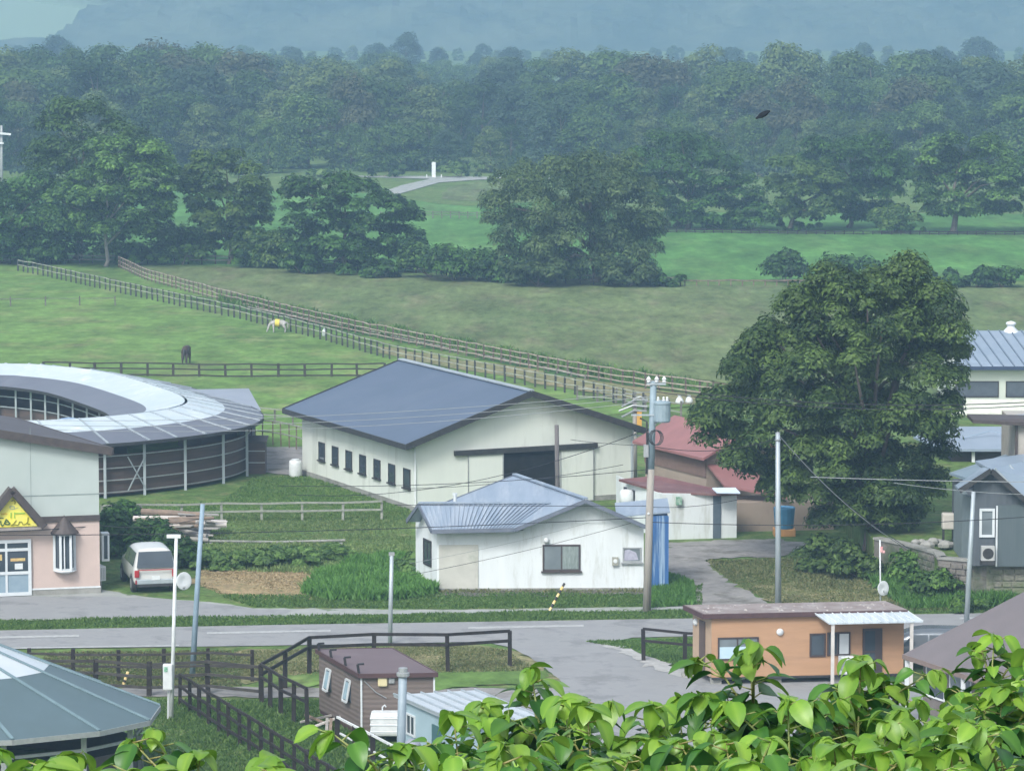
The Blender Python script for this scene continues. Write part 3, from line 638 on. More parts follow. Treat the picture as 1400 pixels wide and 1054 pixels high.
A_ = Fp + rd; Bk = E_ + rd * 1.02; Rk = Rr + rd
MB().slab([Fp, A_, Bk, E_], .09).build('roof_slope', RB, HS)
MB().slab([Fp + Vector((.01, 0, 0)), Rr, Rk, A_ + Vector((.01, 0, 0))], .09).build('roof_slope', RB, HS)
MB().slab([L1, L2, e2, e1], .08).build('wing_roof', RB, HS)
MB().slab([L1, b1, b2, L2], .08).build('wing_roof', RB, HS)
m = MB(); rnd2 = random.Random(3)
for i in range(1, 26):
    t = i / 26; p = L1.lerp(L2, t); q = e1.lerp(e2, t); up = Vector((0, 0, .03)); m.bar(p + up, q + up, .05, .04)
m.build('corrugation', RB, HS)
m = MB()
for a, b2_ in ((Fp, E_), (Fp, Rr), (L1, e1), (L1, b1), (e1, e2), (A_, Bk), (Rr, Rk)):
    z_ = Vector((0, 0, -.05)); m.bar(a + z_ + Vector((0, -.03, 0)), b2_ + z_ + Vector((0, -.03, 0)), .06, .16)
m.each('fascia', pm('slate_trim', (.1, .12, .16), (.14, .16, .2), rough=.6), HS)
MB().bar(Fp + Vector((0, 0, .05)), A_ + Vector((0, 0, .05)), .22, .06).bar(L1 + Vector((0, 0, .05)), L2 + Vector((0, 0, .05)), .2, .05).build('ridge_cap', RB, HS)
m = MB(); m.tube([PY(622, 693, 152.6), PY(622, 676, 152.6)], .07).tube([PY(622, 677, 152.6), PY(622, 674, 152.6)], .1); m.build('flue', AL, HS)
m = MB(); ff.box(m, .08, 1.72, .02, 1.95, .004, .04); o = m.build('shutter', pm('beige_shutter', (.5, .5, .45), (.43, .43, .39), scale=1.5, rough=.6, c3=(.33, .35, .3), s3=1.2), HS)
wo = window(ff, HS, 4.4, 5.98, .84, 1.95, DKBR, GLASSM, mull=(.5,), sill=True, fw=.07)
m = MB(); ff.box(m, 5.24, 5.88, .93, 1.88, .024, .03); m.build('curtain', pm('curtain_green', (.16, .2, .19), (.26, .31, .3), scale=5, rough=.8, stretch=(3, 1, .6)), wo)
wo = window(ff, HS, 7.74, 8.52, 1.2, 1.82, GREYT, GLASSM, fw=.06, sill=True)
m = MB(); m.prism([ff.pt(7.8, 1.27, .024), ff.pt(8.4, 1.3, .024), ff.pt(8.3, 1.6, .024), ff.pt(8.0, 1.74, .024), ff.pt(7.82, 1.7, .024)], ff.n * .006); m.build('curtain', pm('curtain_lilac', (.42, .42, .5), (.3, .3, .38), scale=6, rough=.8), wo)
window(fl, HS, .7, 1.75, .9, 2.0, BLACKT, GLASS, mull=(.5,), fw=.08)
m = MB(); ff.box(m, 7.3, 7.56, 1.08, 1.42, .01, .14); o = m.build('meter_box', pm('meter_grey', (.35, .35, .3), rough=.5), HS)
m = MB(); m.lathe(ff.pt(7.43, 1.26, .14), [(0, .03), (.08, .03), (.09, 0)], 12, axis=ff.n); ORG[o.name] = ORG[HS.name]; m.build('dial', WPAINT, o)
MB().lathe(ff.pt(4.55, 2.03, .1), [(0, 0), (.1, .02), (.13, .1), (.1, .2), (0, .24)], 12).build('wall_lamp', WPAINT, HS, smooth=True)
m = MB(); ff.box(m, -.03, wid + .03, -.1, .12, .002, .05); m.build('foundation', CONC, HS)
MB().prism([ff.pt(5.0, 2.85, .005), ff.pt(7.4, 2.85, .005), ff.pt(pkd, 3.42, .005)], ff.n * .03).build('gable_panel', WHITEW, HS)
# ---------------------------------------------------------------- blue corrugated shed
c0 = Vector((5.66, 151.3, 0)); bs = thing('blue_shed', 'narrow blue corrugated metal shed against the right end of the white house', 'shed', c0)
BLUE = pm('blue_corrugated', (.03, .1, .27), (.045, .14, .34), scale=1.2, rough=.5, stretch=(3, 3, .15), c3=(.3, .42, .55), s3=.8, t3=(.56, .66))
MB().box(c0 + Vector((.42, 1, 1.55)), (.86, 2.2, 3.1)).build('wall', BLUE, bs)
m = MB()
for i in range(8): m.box(c0 + Vector((.06 + i * .115, -.12, 1.55)), (.04, .03, 3.06))
m.build('corrugation', BLUE, bs)
MB().slab([c0 + Vector((-1.3, -.2, 3.1)), c0 + Vector((.93, -.2, 3.28)), c0 + Vector((.93, 2.3, 3.5)), c0 + Vector((-1.3, 2.3, 3.3))], .06).build('roof', RB, bs)
# ---------------------------------------------------------------- cafe / shop, left
P0 = G(137, 811); cu = Vector((-math.cos(R(14)), -math.sin(R(14)), 0)); cn = Vector((math.sin(R(14)), -math.cos(R(14)), 0)); cv = Vector((-math.sin(R(27)), math.cos(R(27)), 0))
fc = Fac(P0, cu, cn); shop = thing('shop_building', 'two-tone shop with grey-green upper wall, pink lower wall and yellow triangular sign', 'shop', P0)
PINK = pm('pink_render', (.53, .42, .375), (.48, .385, .345), scale=1, rough=.85, bump=.006, c3=(.42, .34, .3), s3=.4)
UPG = pm('grey_green_siding', (.42, .475, .455), (.385, .44, .42), scale=.6, rough=.6, c3=(.38, .45, .43), s3=.3)
pc = .19; rdg = 9.0; he = 5.98
MB().prism([fc.pt(0, .28), fc.pt(18, .28), fc.pt(18, 3.12), fc.pt(0, 3.12)], cv * 9).build('lower_wall', PINK, shop)
MB().prism([fc.pt(0, 3.12), fc.pt(18, 3.12), fc.pt(18, he), fc.pt(rdg, he + rdg * pc), fc.pt(0, he)], cv * 9).build('upper_wall', UPG, shop)
MB().prism([fc.pt(-.02, -.1, .05), fc.pt(18, -.1, .05), fc.pt(18, .279, .05), fc.pt(-.02, .279, .05)], cv * 9).build('foundation', CONC, shop)
m = MB(); fc.box(m, -.02, 18, 3.06, 3.3, .004, .07); m.build('band_board', DKBR, shop)
m = MB(); fc.box(m, -.02, 18, .26, .33, .052, .07); m.build('base_flashing', WPAINT, shop)
m = MB()
for z in (4.15,): fc.box(m, 0, 18, z, z + .05, .003, .012)
for d in (2.8, 5.6): fc.box(m, d, d + .02, 3.4, 7, .003, .008)
m.build('siding_joint', pm('joint_grey', (.25, .3, .29), rough=.7), shop)
def cr(d, l, up=0): return fc.pt(d, he + pc * (d if d < rdg else 2 * rdg - d) + up) + cv * l
MB().slab([cr(-.45, -.3, .2), cr(rdg, -.3, .2), cr(rdg, 11.8, .2), cr(-.45, 11.8, .2)], .1).build('roof_slope', pm('roof_dark_brown', (.06, .05, .055), (.08, .07, .075), scale=1, rough=.6), shop)
MB().slab([cr(rdg + .01, -.3, .2), cr(18.4, -.3, .2), cr(18.4, 9.8, .2), cr(rdg + .01, 9.8, .2)], .1).build('roof_slope', _M['roof_dark_brown'], shop)
MB().bar(cr(-.45, -.33, .06), cr(rdg, -.33, .06), .07, .34).bar(cr(18.4, -.33, .06), cr(rdg, -.33, .06), .07, .34).bar(cr(-.5, -.3, .08), cr(-.5, 11.8, .08), .07, .28).each('fascia', DKBR, shop)
# triangular sign dormer
sx = lambda px: (137 - px) / 32.3
sz = lambda py, px=20: (811 + (137 - px) * .045 - py) / 32.7
ap = (sx(20), sz(664)); r_ = (sx(62), sz(721)); l_ = (2 * ap[0] - r_[0], r_[1])
sg = thing('triangle_sign', 'yellow triangular sign board with dark brown gable frame over the shop door', 'sign', fc.pt(ap[0], 2.7, .3))
m = MB(); w_ = .3
for q in (r_, l_): m.bar(fc.pt(ap[0], ap[1] - .14, .3), fc.pt(q[0], q[1] + .04, .3), .6, w_, up=(0, 0, 1))
m.build('frame', DKBR, sg)
YEL = pm('sign_yellow', (.75, .66, .06), (.7, .66, .16), scale=2, rough=.6)
MB().prism([fc.pt(ap[0], ap[1] - .42, .34), fc.pt(r_[0] + .28, r_[1] + .06, .34), fc.pt(l_[0] - .28, l_[1] + .06, .34)], fc.n * .04).build('sign_panel', YEL, sg)
MB().bar(fc.pt(r_[0] + .1, r_[1] - .02, .3), fc.pt(l_[0] - .1, l_[1] - .02, .3), .5, .1).build('sill_board', pm('sill_grey', (.3, .27, .25), rough=.7), sg)
def stroke(m, pts, w):
    P = [fc.pt(sx(x / 18.83), sz(670 + y / 18.83), .39) for x, y in pts]
    for a, b_ in zip(P, P[1:]): m.bar(a, b_, w, w, up=fc.n)
DG = pm('letter_green', (.03, .1, .04), (.06, .11, .02), scale=6, rough=.6); LG = pm('letter_lime', (.2, .5, .06), rough=.6); OR_ = pm('letter_orange', (.62, .4, .02), rough=.6); GY = pm('letter_grey', (.35, .42, .3), rough=.6); OL = pm('letter_olive', (.22, .22, .02), rough=.6)
m = MB(); stroke(m, [(-40, 700), (60, 685), (150, 692)], .035); stroke(m, [(75, 760), (85, 850), (120, 890), (150, 850)], .05); stroke(m, [(165, 840), (215, 720), (255, 760), (310, 840), (250, 860), (170, 830)], .05); stroke(m, [(190, 790), (270, 795)], .03); m.build('lettering', DG, sg)
m = MB(); stroke(m, [(470, 755), (400, 840), (330, 890), (420, 870), (510, 885)], .035); stroke(m, [(510, 890), (545, 800), (600, 800), (630, 870), (690, 870), (740, 820)], .035); stroke(m, [(765, 690), (745, 840), (760, 870), (810, 862)], .035); m.build('lettering', OL, sg)
m = MB(); stroke(m, [(430, 550), (428, 700)], .03); stroke(m, [(340, 555), (335, 690)], .04); stroke(m, [(440, 580), (690, 585)], .035); m.build('lettering', LG, sg)
m = MB(); stroke(m, [(90, 580), (245, 585)], .04); m.build('lettering', OR_, sg)
m = MB(); stroke(m, [(310, 400), (420, 400), (430, 465), (325, 462), (310, 400)], .03); stroke(m, [(430, 465), (520, 430)], .02); m.build('emblem', GY, sg)
m = MB(); stroke(m, [(355, 270), (400, 235), (455, 290), (430, 345)], .045); m.build('emblem', OL, sg)
# door
d0, d1 = sx(45), sx(-25); zz = lambda y: sz(y, 20)
dr = MB(); 
for a, b_ in ((d0, d0 + .13), (d0 + .98, d0 + 1.07), (d1 - .1, d1)): fc.box(dr, a, b_, .1, 2.36, .06, .12)
for a, b_ in ((2.26, 2.4), (1.92, 2.04), (.95, 1.07), (.06, .2)): fc.box(dr, d0, d1, a, b_, .055, .125)
do = dr.build('door', AL, shop); ORG[do.name] = ORG[shop.name]
m = MB(); fc.box(m, d0 + .02, d1, 1.0, 2.3, .056, .075); m.build('pane', GLASS, do)
m = MB(); fc.box(m, d0 + .02, d1, .15, 1.0, .056, .08); m.build('door_panel', pm('blue_grey_panel', (.2, .28, .34), (.24, .32, .38), rough=.6), do)
m = MB(); fc.box(m, d0 + .35, d0 + .68, 1.16, 1.4, .08, .09); fc.box(m, d0 + 1.3, d0 + 1.45, 1.3, 1.45, .08, .09); m.build('notice', WPAINT, do)
m = MB(); fc.box(m, d0 + .25, d0 + .85, 1.5, 1.62, .08, .09); fc.box(m, d0 + 1.2, d0 + 1.5, 1.55, 1.8, .08, .09); m.build('poster', pm('poster_tan', (.5, .3, .13), (.62, .52, .2), scale=9, rough=.6), do)
# bay window with cone roof
bd = sx(90); bz0, bz1 = 1.02, 2.62
bw = MB(); bc = fc.pt(bd, 0, 0)
ang = [0, 40, 65, 90, 115, 140, 180]; hexp = [fc.pt(bd + .42 * math.cos(R(a)), 0, .42 * math.sin(R(a))) for a in (0, 60, 120, 180)]
for a, b_ in zip(hexp, hexp[1:]):
    for z0, z1 in ((bz0, bz0 + .12), (bz1 - .1, bz1)):
        bw.box((a + b_) / 2 + Vector((0, 0, (z0 + z1) / 2)), ((a - b_).length, .07, z1 - z0), ax=((b_ - a).normalized(), (b_ - a).normalized().cross(Vector((0, 0, 1))), Vector((0, 0, 1))))
for p in hexp: bw.bar(p + Vector((0, 0, bz0)), p + Vector((0, 0, bz1)), .1)
bw.bar(fc.pt(bd + .05, bz0, .37), fc.pt(bd + .05, bz1, .37), .05)
bo = bw.build('bay_window', AL, shop); ORG[bo.name] = ORG[shop.name]
MB().prism([fc.pt(bd + .38 * math.cos(R(a)), bz0 + .05, .36 * math.sin(R(a))) for a in (0, 60, 120, 180)], (0, 0, bz1 - bz0 - .1)).build('pane', GLASS, bo)
MB().lathe(fc.pt(bd, bz0 - .12, 0), [(.2, 0), (.44, .1), (.5, .13), (.48, .17)], 12).build('sill', AL, bo)
MB().lathe(fc.pt(bd, bz1, 0), [(0, .72), (.3, .36), (.6, 0), (.58, -.05), (0, -.05)], 12).build('bay_roof', DKBR, bo)
m = MB(); sd_ = Fac(P0, cv, -cu.cross(Vector((0, 0, 1))).cross(Vector((0, 0, 1))))
sd_.n = Vector((math.cos(R(27)), math.sin(R(27)), 0))
fr_ = Fac(P0 + cv * .9, -cu, cn); m = MB(); fr_.box(m, .41, .73, 1.2, 2.38, -.5, -.01); bo2 = m.build('box_window', AL, shop)
m = MB(); fr_.box(m, .5, .65, 1.3, 2.28, -.008, .006); m.build('pane', GLASS, bo2)
ac = thing('air_conditioner_unit', 'white outdoor air conditioner unit beside the shop side wall', 'air conditioner', sd_.pt(1.2, .2, .45))
MB().box(sd_.pt(1.2, .68, .4), (.34, .8, .62), ax=(sd_.n, sd_.u, Vector((0, 0, 1)))).build('casing', WPAINT, ac, bevel=.02)
m = MB()
for i in range(4): m.box(sd_.pt(.79, .68, .29 + i * .075), (.035, .012, .5), ax=(sd_.n, sd_.u, Vector((0, 0, 1))))
m.build('grille', GREYT, ac)
MB().bar(sd_.pt(.95, 0, .4), sd_.pt(.95, .37, .4), .05).bar(sd_.pt(1.45, 0, .4), sd_.pt(1.45, .37, .4), .05).build('bracket', GREYT, ac)

# ---------------------------------------------------------------- oval covered track
ctrl = [(-29, 208), (-26.2, 206.9), (-22.6, 203.2), (-19.3, 196.5), (-17.2, 190.8), (-17.2, 186.6), (-19.4, 183.2), (-23.6, 180.6), (-34, 178.5), (-45, 181), (-50, 193), (-46, 204), (-38, 208.3)]
def catmull(P, k=8, closed=True):
    out = []; n = len(P)
    for i in range(n if closed else n - 1):
        p = [Vector(P[(i + j - 1) % n]) for j in range(4)]
        for s in range(k):
            t = s / k; out.append(.5 * ((2 * p[1]) + (-p[0] + p[2]) * t + (2 * p[0] - 5 * p[1] + 4 * p[2] - p[3]) * t * t + (-p[0] + 3 * p[1] - 3 * p[2] + p[3]) * t ** 3))
    return out
RG = catmull([Vector((a, b_, 0)) for a, b_ in ctrl], 6); n_ = len(RG)
tk = thing('covered_oval_track', 'long curved roof over an oval horse walking track, clear panels along its ridge', 'covered track', (-33, 193, 0))
NR = []
for i in range(n_):
    d = (RG[(i + 1) % n_] - RG[i - 1]).normalized(); NR.append(Vector((-d.y, d.x, 0)))
cen = sum(RG, Vector()) / n_
if (RG[0] - cen).dot(NR[0]) < 0: NR = [-a for a in NR]
HWt, RZt, EZt = 4.0, 3.62, 2.75
def tp(i, o, up=0): i %= n_; return RG[i] + NR[i] * (o * HWt) + Vector((0, 0, RZt - abs(o) * (RZt - EZt) + up))
PANW = pm('clear_panel', (.5, .56, .6), (.42, .5, .54), scale=.7, rough=.35, c3=(.75, .8, .82), s3=.5, spec=.5)
ROOFT = pm('roof_grey_violet', (.12, .13, .16), (.105, .115, .145), scale=.7, rough=.45, c3=(.15, .16, .19), s3=.25)
def band(o0, o1, name, mat, lab=None):
    m = MB(); vs = []; fs_ = []
    for i in range(n_):
        vs += [tp(i, o0), tp(i, o1), tp(i, o1, -.08), tp(i, o0, -.08)]
    for i in range(n_):
        a = i * 4; b_ = ((i + 1) % n_) * 4
        for k in range(4): fs_.append([a + k, a + (k + 1) % 4, b_ + (k + 1) % 4, b_ + k])
    return m.add(vs, fs_).build(name, mat, tk, smooth=False)
band(0.02, .5, 'clear_roof_band', PANW); band(.5, 1.0, 'metal_roof_band', ROOFT); band(-.52, -.02, 'clear_roof_band', PANW); band(-1.0, -.52, 'metal_roof_band', ROOFT)
m = MB()
for i in range(0, n_, 2):
    m.bar(tp(i, .03, .03), tp(i, .99, .03), .1, .05)
m.each('roof_seam', GALV, tk)
for o_ in (1.0, -1.0):
    m = MB()
    for i in range(n_): m.bar(tp(i, o_, -.06), tp(i + 1, o_, -.06), .06, .16)
    m.build('eave_trim', BLACKT, tk)
BRD = pm('brown_boards', (.1, .068, .056), (.06, .045, .04), scale=2, rough=.85, stretch=(.3, .3, 3), c3=(.15, .12, .105), s3=.5)
def tw(i, o, z): i %= n_; return RG[i] + NR[i] * (o * HWt) + Vector((0, 0, z))
m = MB(); vs = []; fs_ = []
for i in range(n_): vs += [tw(i, .8, .15), tw(i, .8, 2.1), tw(i, .77, 2.1), tw(i, .77, .15)]
for i in range(n_):
    a = i * 4; b_ = ((i + 1) % n_) * 4
    for k in range(4): fs_.append([a + k, a + (k + 1) % 4, b_ + (k + 1) % 4, b_ + k])
m.add(vs, fs_).build('outer_wall', BRD, tk)
m = MB(); vs = []; fs_ = []
for i in range(n_): vs += [tw(i, -.8, .1), tw(i, -.8, 1.5), tw(i, -.77, 1.5), tw(i, -.77, .1)]
for i in range(n_):
    a = i * 4; b_ = ((i + 1) % n_) * 4
    for k in range(4): fs_.append([a + k, a + (k + 1) % 4, b_ + (k + 1) % 4, b_ + k])
m.add(vs, fs_).build('inner_wall', BRD, tk)
for j, z in enumerate((.25, .85, 1.45, 2.05)):
    m = MB()
    for i in range(n_): m.bar(tw(i, .83, z), tw(i + 1, .83, z), .05, .055)
    m.build('rail', GREYT, tk)
for j, z in enumerate((.8, 1.52, 2.1)):
    m = MB()
    for i in range(n_): m.bar(tw(i, -.83, z), tw(i + 1, -.83, z), .05, .05)
    m.build('inner_rail', GALV, tk)
acc = 0; last = -9; cnt = 0
for i in range(n_):
    acc += (RG[(i + 1) % n_] - RG[i]).length
    if acc - last > 1.6:
        last = acc
        MB().bar(tw(i, .87, 0), tw(i, .87, EZt), .13).build('post', GALV, tk)
        MB().bar(tw(i, -.87, 0), tw(i, -.87, EZt), .1).build('post', GALV, tk)
        cnt += 1
m = MB(); i0 = min(range(n_), key=lambda i: abs(PX(tw(i, .87, 1))[0] - 165) if RG[i].y < 186 else 999); i1 = min(range(n_), key=lambda i: abs(PX(tw(i, .87, 1))[0] - 205) if RG[i].y < 186 else 999)
m.bar(tw(i0, .9, .3), tw(i1, .9, 2.0), .05).bar(tw(i1, .9, .3), tw(i0, .9, 2.0), .05); m.each('brace', GALV, tk)
# blue canopy inside the oval
c_ = PY(94, 590, 186.5); c_.z = 0; cp = thing('blue_canopy', 'small blue canopy standing inside the oval track', 'canopy', c_)
MB().lathe(c_ + Vector((0, 0, 2.55)), [(0, .5), (.5, .42), (1.1, .05), (1.05, 0), (0, .36)], 8).build('canopy_top', pm('blue_cloth', (.16, .26, .42), (.2, .32, .5), rough=.7), cp)
for a in (45, 135, 225, 315): MB().bar(c_ + Vector((.8 * math.cos(R(a)), .8 * math.sin(R(a)), 0)), c_ + Vector((.8 * math.cos(R(a)), .8 * math.sin(R(a)), 2.65)), .04).build('leg', AL, cp)
# grey shed behind
g1, g2, g3, g4 = PY(228, 533, 199), PY(340, 531, 199), PY(357, 561, 193), PY(262, 562, 193)
gsd = thing('grey_shed', 'low shed with plain grey roof behind the right end of the oval track', 'shed', Vector((g4.x + 1, 196, 0)))
MB().slab([g1, g2, g3, g4], .14).build('roof', pm('roof_plain_grey', (.24, .27, .32), (.21, .24, .29), scale=.5, rough=.5), gsd)
MB().prism([Vector((p.x * .985 + dx, p.y, 0)) for p, dx in ((g4, .3), (g3, -.5), (g2, -.4), (g1, .3))], (0, 0, min(g3.z, g4.z) - .16)).build('wall', BRD, gsd)
bx_ = G(352, 648); bb = thing('brown_box_stall', 'small dark brown wooden stall beside the right end of the oval track', 'stall', bx_)
MB().box(bx_ + Vector((-.1, .6, .85)), (1.0, 1.2, 1.7)).build('wall', BRD, bb)
MB().slab([bx_ + Vector((-.75, -.15, 1.72)), bx_ + Vector((.5, -.15, 1.72)), bx_ + Vector((.5, 1.3, 1.85)), bx_ + Vector((-.75, 1.3, 1.85))], .06).build('roof', DKBR, bb)
MB().bar(bx_ + Vector((-.6, -.03, .6)), bx_ + Vector((.4, -.03, .6)), .04, .05).bar(bx_ + Vector((-.6, -.03, 1.2)), bx_ + Vector((.4, -.03, 1.2)), .04, .05).build('rail', GREYT, bb)

# ---------------------------------------------------------------- white low shed with maroon roof
q0 = Vector(G(1007, 735)); q0 = G(1007, 735); ws = thing('white_shed', 'low white shed with sloping maroon roof right of the cream barn', 'shed', q0)
qa = G(906, 738); fw_ = Fac(qa, (q0 - qa), Vector((q0 - qa)).cross(Vector((0, 0, 1))))
if fw_.n.y > 0: fw_.n = -fw_.n
wl = (q0 - qa).length; bk = -fw_.n
MB().prism([fw_.pt(0, 0), fw_.pt(wl, 0), fw_.pt(wl, 0) + bk * .35, fw_.pt(0, 0) + bk * 2.0], (0, 0, 2.1)).build('wall', WHITEW, ws)
qb = PY(848, 700, 170); qb.z = 0; fl2 = Fac(qb, qa - qb, (qa - qb).cross(Vector((0, 0, 1))))
if fl2.n.y > 0: fl2.n = -fl2.n
wl2 = (qa - qb).length
MB().prism([fl2.pt(0, 0), fl2.pt(wl2 - .02, 0), fl2.pt(wl2 - .02, 2.08), fl2.pt(0, 2.16)], bk * .9).build('annex_wall', WHITEW, ws)
MAR = pm('maroon_roof', (.12, .05, .05), (.17, .075, .07), scale=1, rough=.6, c3=(.22, .14, .13), s3=.6)
MB().slab([PY(846, 655, 169.0), PY(906, 672, 165.2), PY(985, 675, 164.9), PY(1010, 674, 165.1), PY(985, 669, 166.0), PY(898, 650, 168.8)], .1).build('roof', MAR, ws)
window(fl2, ws, .55, .9, 1.0, 1.8, BLACKT, GLASS, fw=.04)
window(fl2, ws, 1.55, 1.95, 1.0, 1.8, BLACKT, GLASS, fw=.04)
m = MB(); fw_.box(m, 2.35, 2.72, 0, 2.05, .004, .05); m.build('door', pm('slate_blue_door', (.07, .1, .13), (.1, .13, .16), rough=.6), ws)
m = MB(); fw_.box(m, .6, .85, 1.62, 1.98, .004, .2); m.build('wall_lantern', pm('lantern_green', (.45, .55, .48), (.1, .25, .16), scale=6, rough=.5), ws)
MB().slab([fw_.pt(2.3, 2.25, .9), fw_.pt(3.4, 2.2, .9), fw_.pt(3.4, 2.32, .02), fw_.pt(2.3, 2.34, .02)], .05).build('door_awning', pm('awning_pale', (.6, .72, .85), (.7, .8, .9), rough=.35), ws)
tkp = fl2.pt(1.75, 0, .35); wt = thing('white_tank', 'round white tank on a stand in front of the maroon-roofed shed', 'tank', tkp)
MB().lathe(tkp + Vector((0, 0, 1.2)), [(0, 0), (.28, .02), (.33, .12), (.33, .5), (.26, .62), (0, .66)], 14).build('drum', WPAINT, wt, smooth=True)
for dx, dy in ((.2, .2), (-.2, .2), (.2, -.2), (-.2, -.2)): MB().bar(tkp + Vector((dx, dy, 0)), tkp + Vector((dx, dy, 1.24)), .05).build('leg', GREYT, wt)

# ---------------------------------------------------------------- red-roofed barn, annex
RED = pm('red_roof', (.27, .12, .115), (.22, .1, .095), scale=.7, rough=.6, c3=(.32, .13, .11), s3=.5)
TAN = pm('tan_wall', (.3, .24, .19), (.26, .21, .17), scale=.8, rough=.85, c3=(.18, .13, .1), s3=.5)
ea, eb = Vector((5.85, 176.3, 3.1)), Vector((8.95, 169.8, 3.1)); rdv = (eb - ea).normalized(); pr = Vector((.9, .43, 0)).normalized()
rb_ = thing('red_roofed_barn', 'barn with faded red gable roof and tan wall partly hidden by the big tree', 'barn', Vector((8, 172, 0)))
ra, rb2 = ea + pr * 2.3 + Vector((0, 0, 1.15)), eb + pr * 2.3 + Vector((0, 0, 1.15)); rc, rdn = ea + pr * 4.6, eb + pr * 4.6
MB().slab([ea, eb, rb2, ra], .12).build('roof_slope', RED, rb_); MB().slab([ra, rb2, rdn, rc], .12).build('roof_slope', RED, rb_)
i_ = rdv * .5
pts_ = [ea + i_ * 1 + pr * .45, eb - i_ * 1 + pr * .45, rdn - i_ - pr * .45, rc + i_ - pr * .45]
def flat(p, z=0): return Vector((p.x, p.y, z))
MB().prism([flat(p) for p in pts_], (0, 0, 3.05)).build('wall', TAN, rb_)
MB().prism([flat(pts_[1], 3.05), flat(pts_[2], 3.05), flat((pts_[1] + pts_[2]) / 2, 4.0)], -rdv * 6).build('gable_wall', TAN, rb_)
m = MB(); m.box((flat(pts_[0]) + flat(pts_[1])) / 2 + Vector((0, 0, 2.55)) - pr * .03, (.05, (pts_[1] - pts_[0]).length, .9), ax=(pr, rdv, Vector((0, 0, 1)))); m.build('board_band', pm('brown_band', (.17, .11, .09), rough=.85), rb_)
an = thing('red_annex', 'tan annex with red roof showing under the left side of the big tree', 'shed', Vector((11, 167.8, 0)))
y0 = 167.6
MB().slab([PY(966, 633, 170.6), PY(990, 663, 168.0), PY(1078, 680, 167.2), PY(1060, 650, 170.0)], .1).build('roof', RED, an)
a0 = G(1004, 727); a1 = G(1052, 724); 
MB().prism([a0, a1 + Vector((3, 0, 0)), a1 + Vector((3, 2.4, 0)), a0 + Vector((0, 2.4, 0))], (0, 0, 1.35)).build('wall', TAN, an)
m = MB(); m.box(a1 + Vector((-.08, -.04, .75)), (.22, .08, 1.5)); m.build('post', BLACKT, an)
bt = G(1072, 732); tb = thing('blue_container_tub', 'blue tub with orange base half hidden at the left foot of the big tree', 'tub', bt)
MB().lathe(bt + Vector((0, 0, .35)), [(0, 0), (.42, 0), (.5, .95), (.46, .98), (.4, .9)], 14).build('tub', pm('tub_blue', (.06, .22, .38), rough=.5), tb)
MB().box(bt + Vector((0, 0, .17)), (1.0, .8, .34)).build('base', pm('orange_base', (.6, .3, .1), (.5, .26, .1), rough=.6), tb, bevel=.03)

# ---------------------------------------------------------------- right side buildings
BRG = pm('roof_pale_blue_grey', (.26, .32, .39), (.22, .28, .35), scale=.7, rough=.4, metal=.15, c3=(.4, .47, .55), s3=.4)
def seams(parent, a, b_, c, d, n, mat, w=.05, h=.06):
    """ribs on the quad a-b (top edge) to d-c (bottom edge)"""
    m = MB(); up = Vector((0, 0, .03))
    for i in range(n + 1):
        t = i / n; m.bar(a.lerp(b_, t) + up, d.lerp(c, t) + up, w, h)
    return m.each('roof_seam', mat, parent)
lb = thing('long_stable', 'long pale building with ribbed blue-grey roof at the right edge behind the big tree', 'stable', Vector((26, 206, 0)))
ea_, eb_ = PY(1300, 501, 202), PY(1640, 501, 202); ta, tb_ = PY(1334, 452, 208), PY(1640, 452, 208)
MB().slab([ta, tb_, eb_, ea_], .15).build('roof_slope', BRG, lb); SMM = pm('seam_slate', (.13, .17, .23), rough=.5); m = MB()
for k in range(24):
    xb = 1312 + k * 15; s_ = min(1, (xb - 1300) / 70); p = PY(xb, 501, 202); q = PY(xb - 36, 452, 208); up = Vector((0, 0, .03)); m.bar(p + up, p.lerp(q, s_) + up, .06, .06)
m.each('roof_seam', SMM, lb)
fe, fe2 = Vector((ea_.x + .4, 202.6, 0)), Vector((eb_.x, 202.6, 0)); fb = Fac(fe, (1, 0, 0), (0, -1, 0)); LW = (fe2 - fe).length
PALE = pm('pale_wall', (.55, .6, .52), (.5, .55, .48), scale=.6, rough=.7)
MB().prism([fe, fe2, fe2 + Vector((0, 9, 0)), fe + Vector((0, 9, 0))], (0, 0, ea_.z - .12)).build('wall', PALE, lb)
MB().slab([ta + Vector((0, .01, 0)), tb_ + Vector((0, .01, 0)), tb_ + Vector((0, 5.6, -1.3)), ta + Vector((-1.2, 5.6, -1.3))], .12).build('roof_slope', BRG, lb)
MB().bar(ea_ + Vector((0, -.02, -.1)), eb_ + Vector((0, -.02, -.1)), .1, .2).each('fascia', pm('navy_trim', (.03, .05, .1), rough=.6), lb)
zt, zb = PY(1350, 521, 202.6).z, PY(1350, 543, 202.6).z
for x0, x1 in ((1306, 1365.5), (1375, 1435), (1444, 1500)):
    A1 = PY(x0, 530, 202.6).x - fe.x; A2 = PY(x1, 530, 202.6).x - fe.x; window(fb, lb, A1, A2, zb, zt, BLACKT, pm('shutter_slate', (.06, .075, .095), (.08, .1, .12), rough=.6), fw=.06)
aw1, aw2 = PY(1322, 546, 202.0), PY(1312, 565, 200.6)
MB().slab([aw1, PY(1640, 546, 202.0), PY(1640, 566, 200.6), aw2], .1).build('canopy', pm('canopy_cream', (.6, .63, .53), rough=.7), lb)
cv_ = PY(1382, 455, 208); m = MB(); m.lathe(cv_, [(.5, -.1), (.45, .1), (.22, .32), (.22, .45), (.3, .48), (.28, .6), (0, .68)], 12); m.build('roof_vent', WPAINT, lb, smooth=True)
gh = thing('grey_hip_house', 'low house with grey-blue hip roof beyond the dark house', 'house', Vector((22.5, 184, 0)))
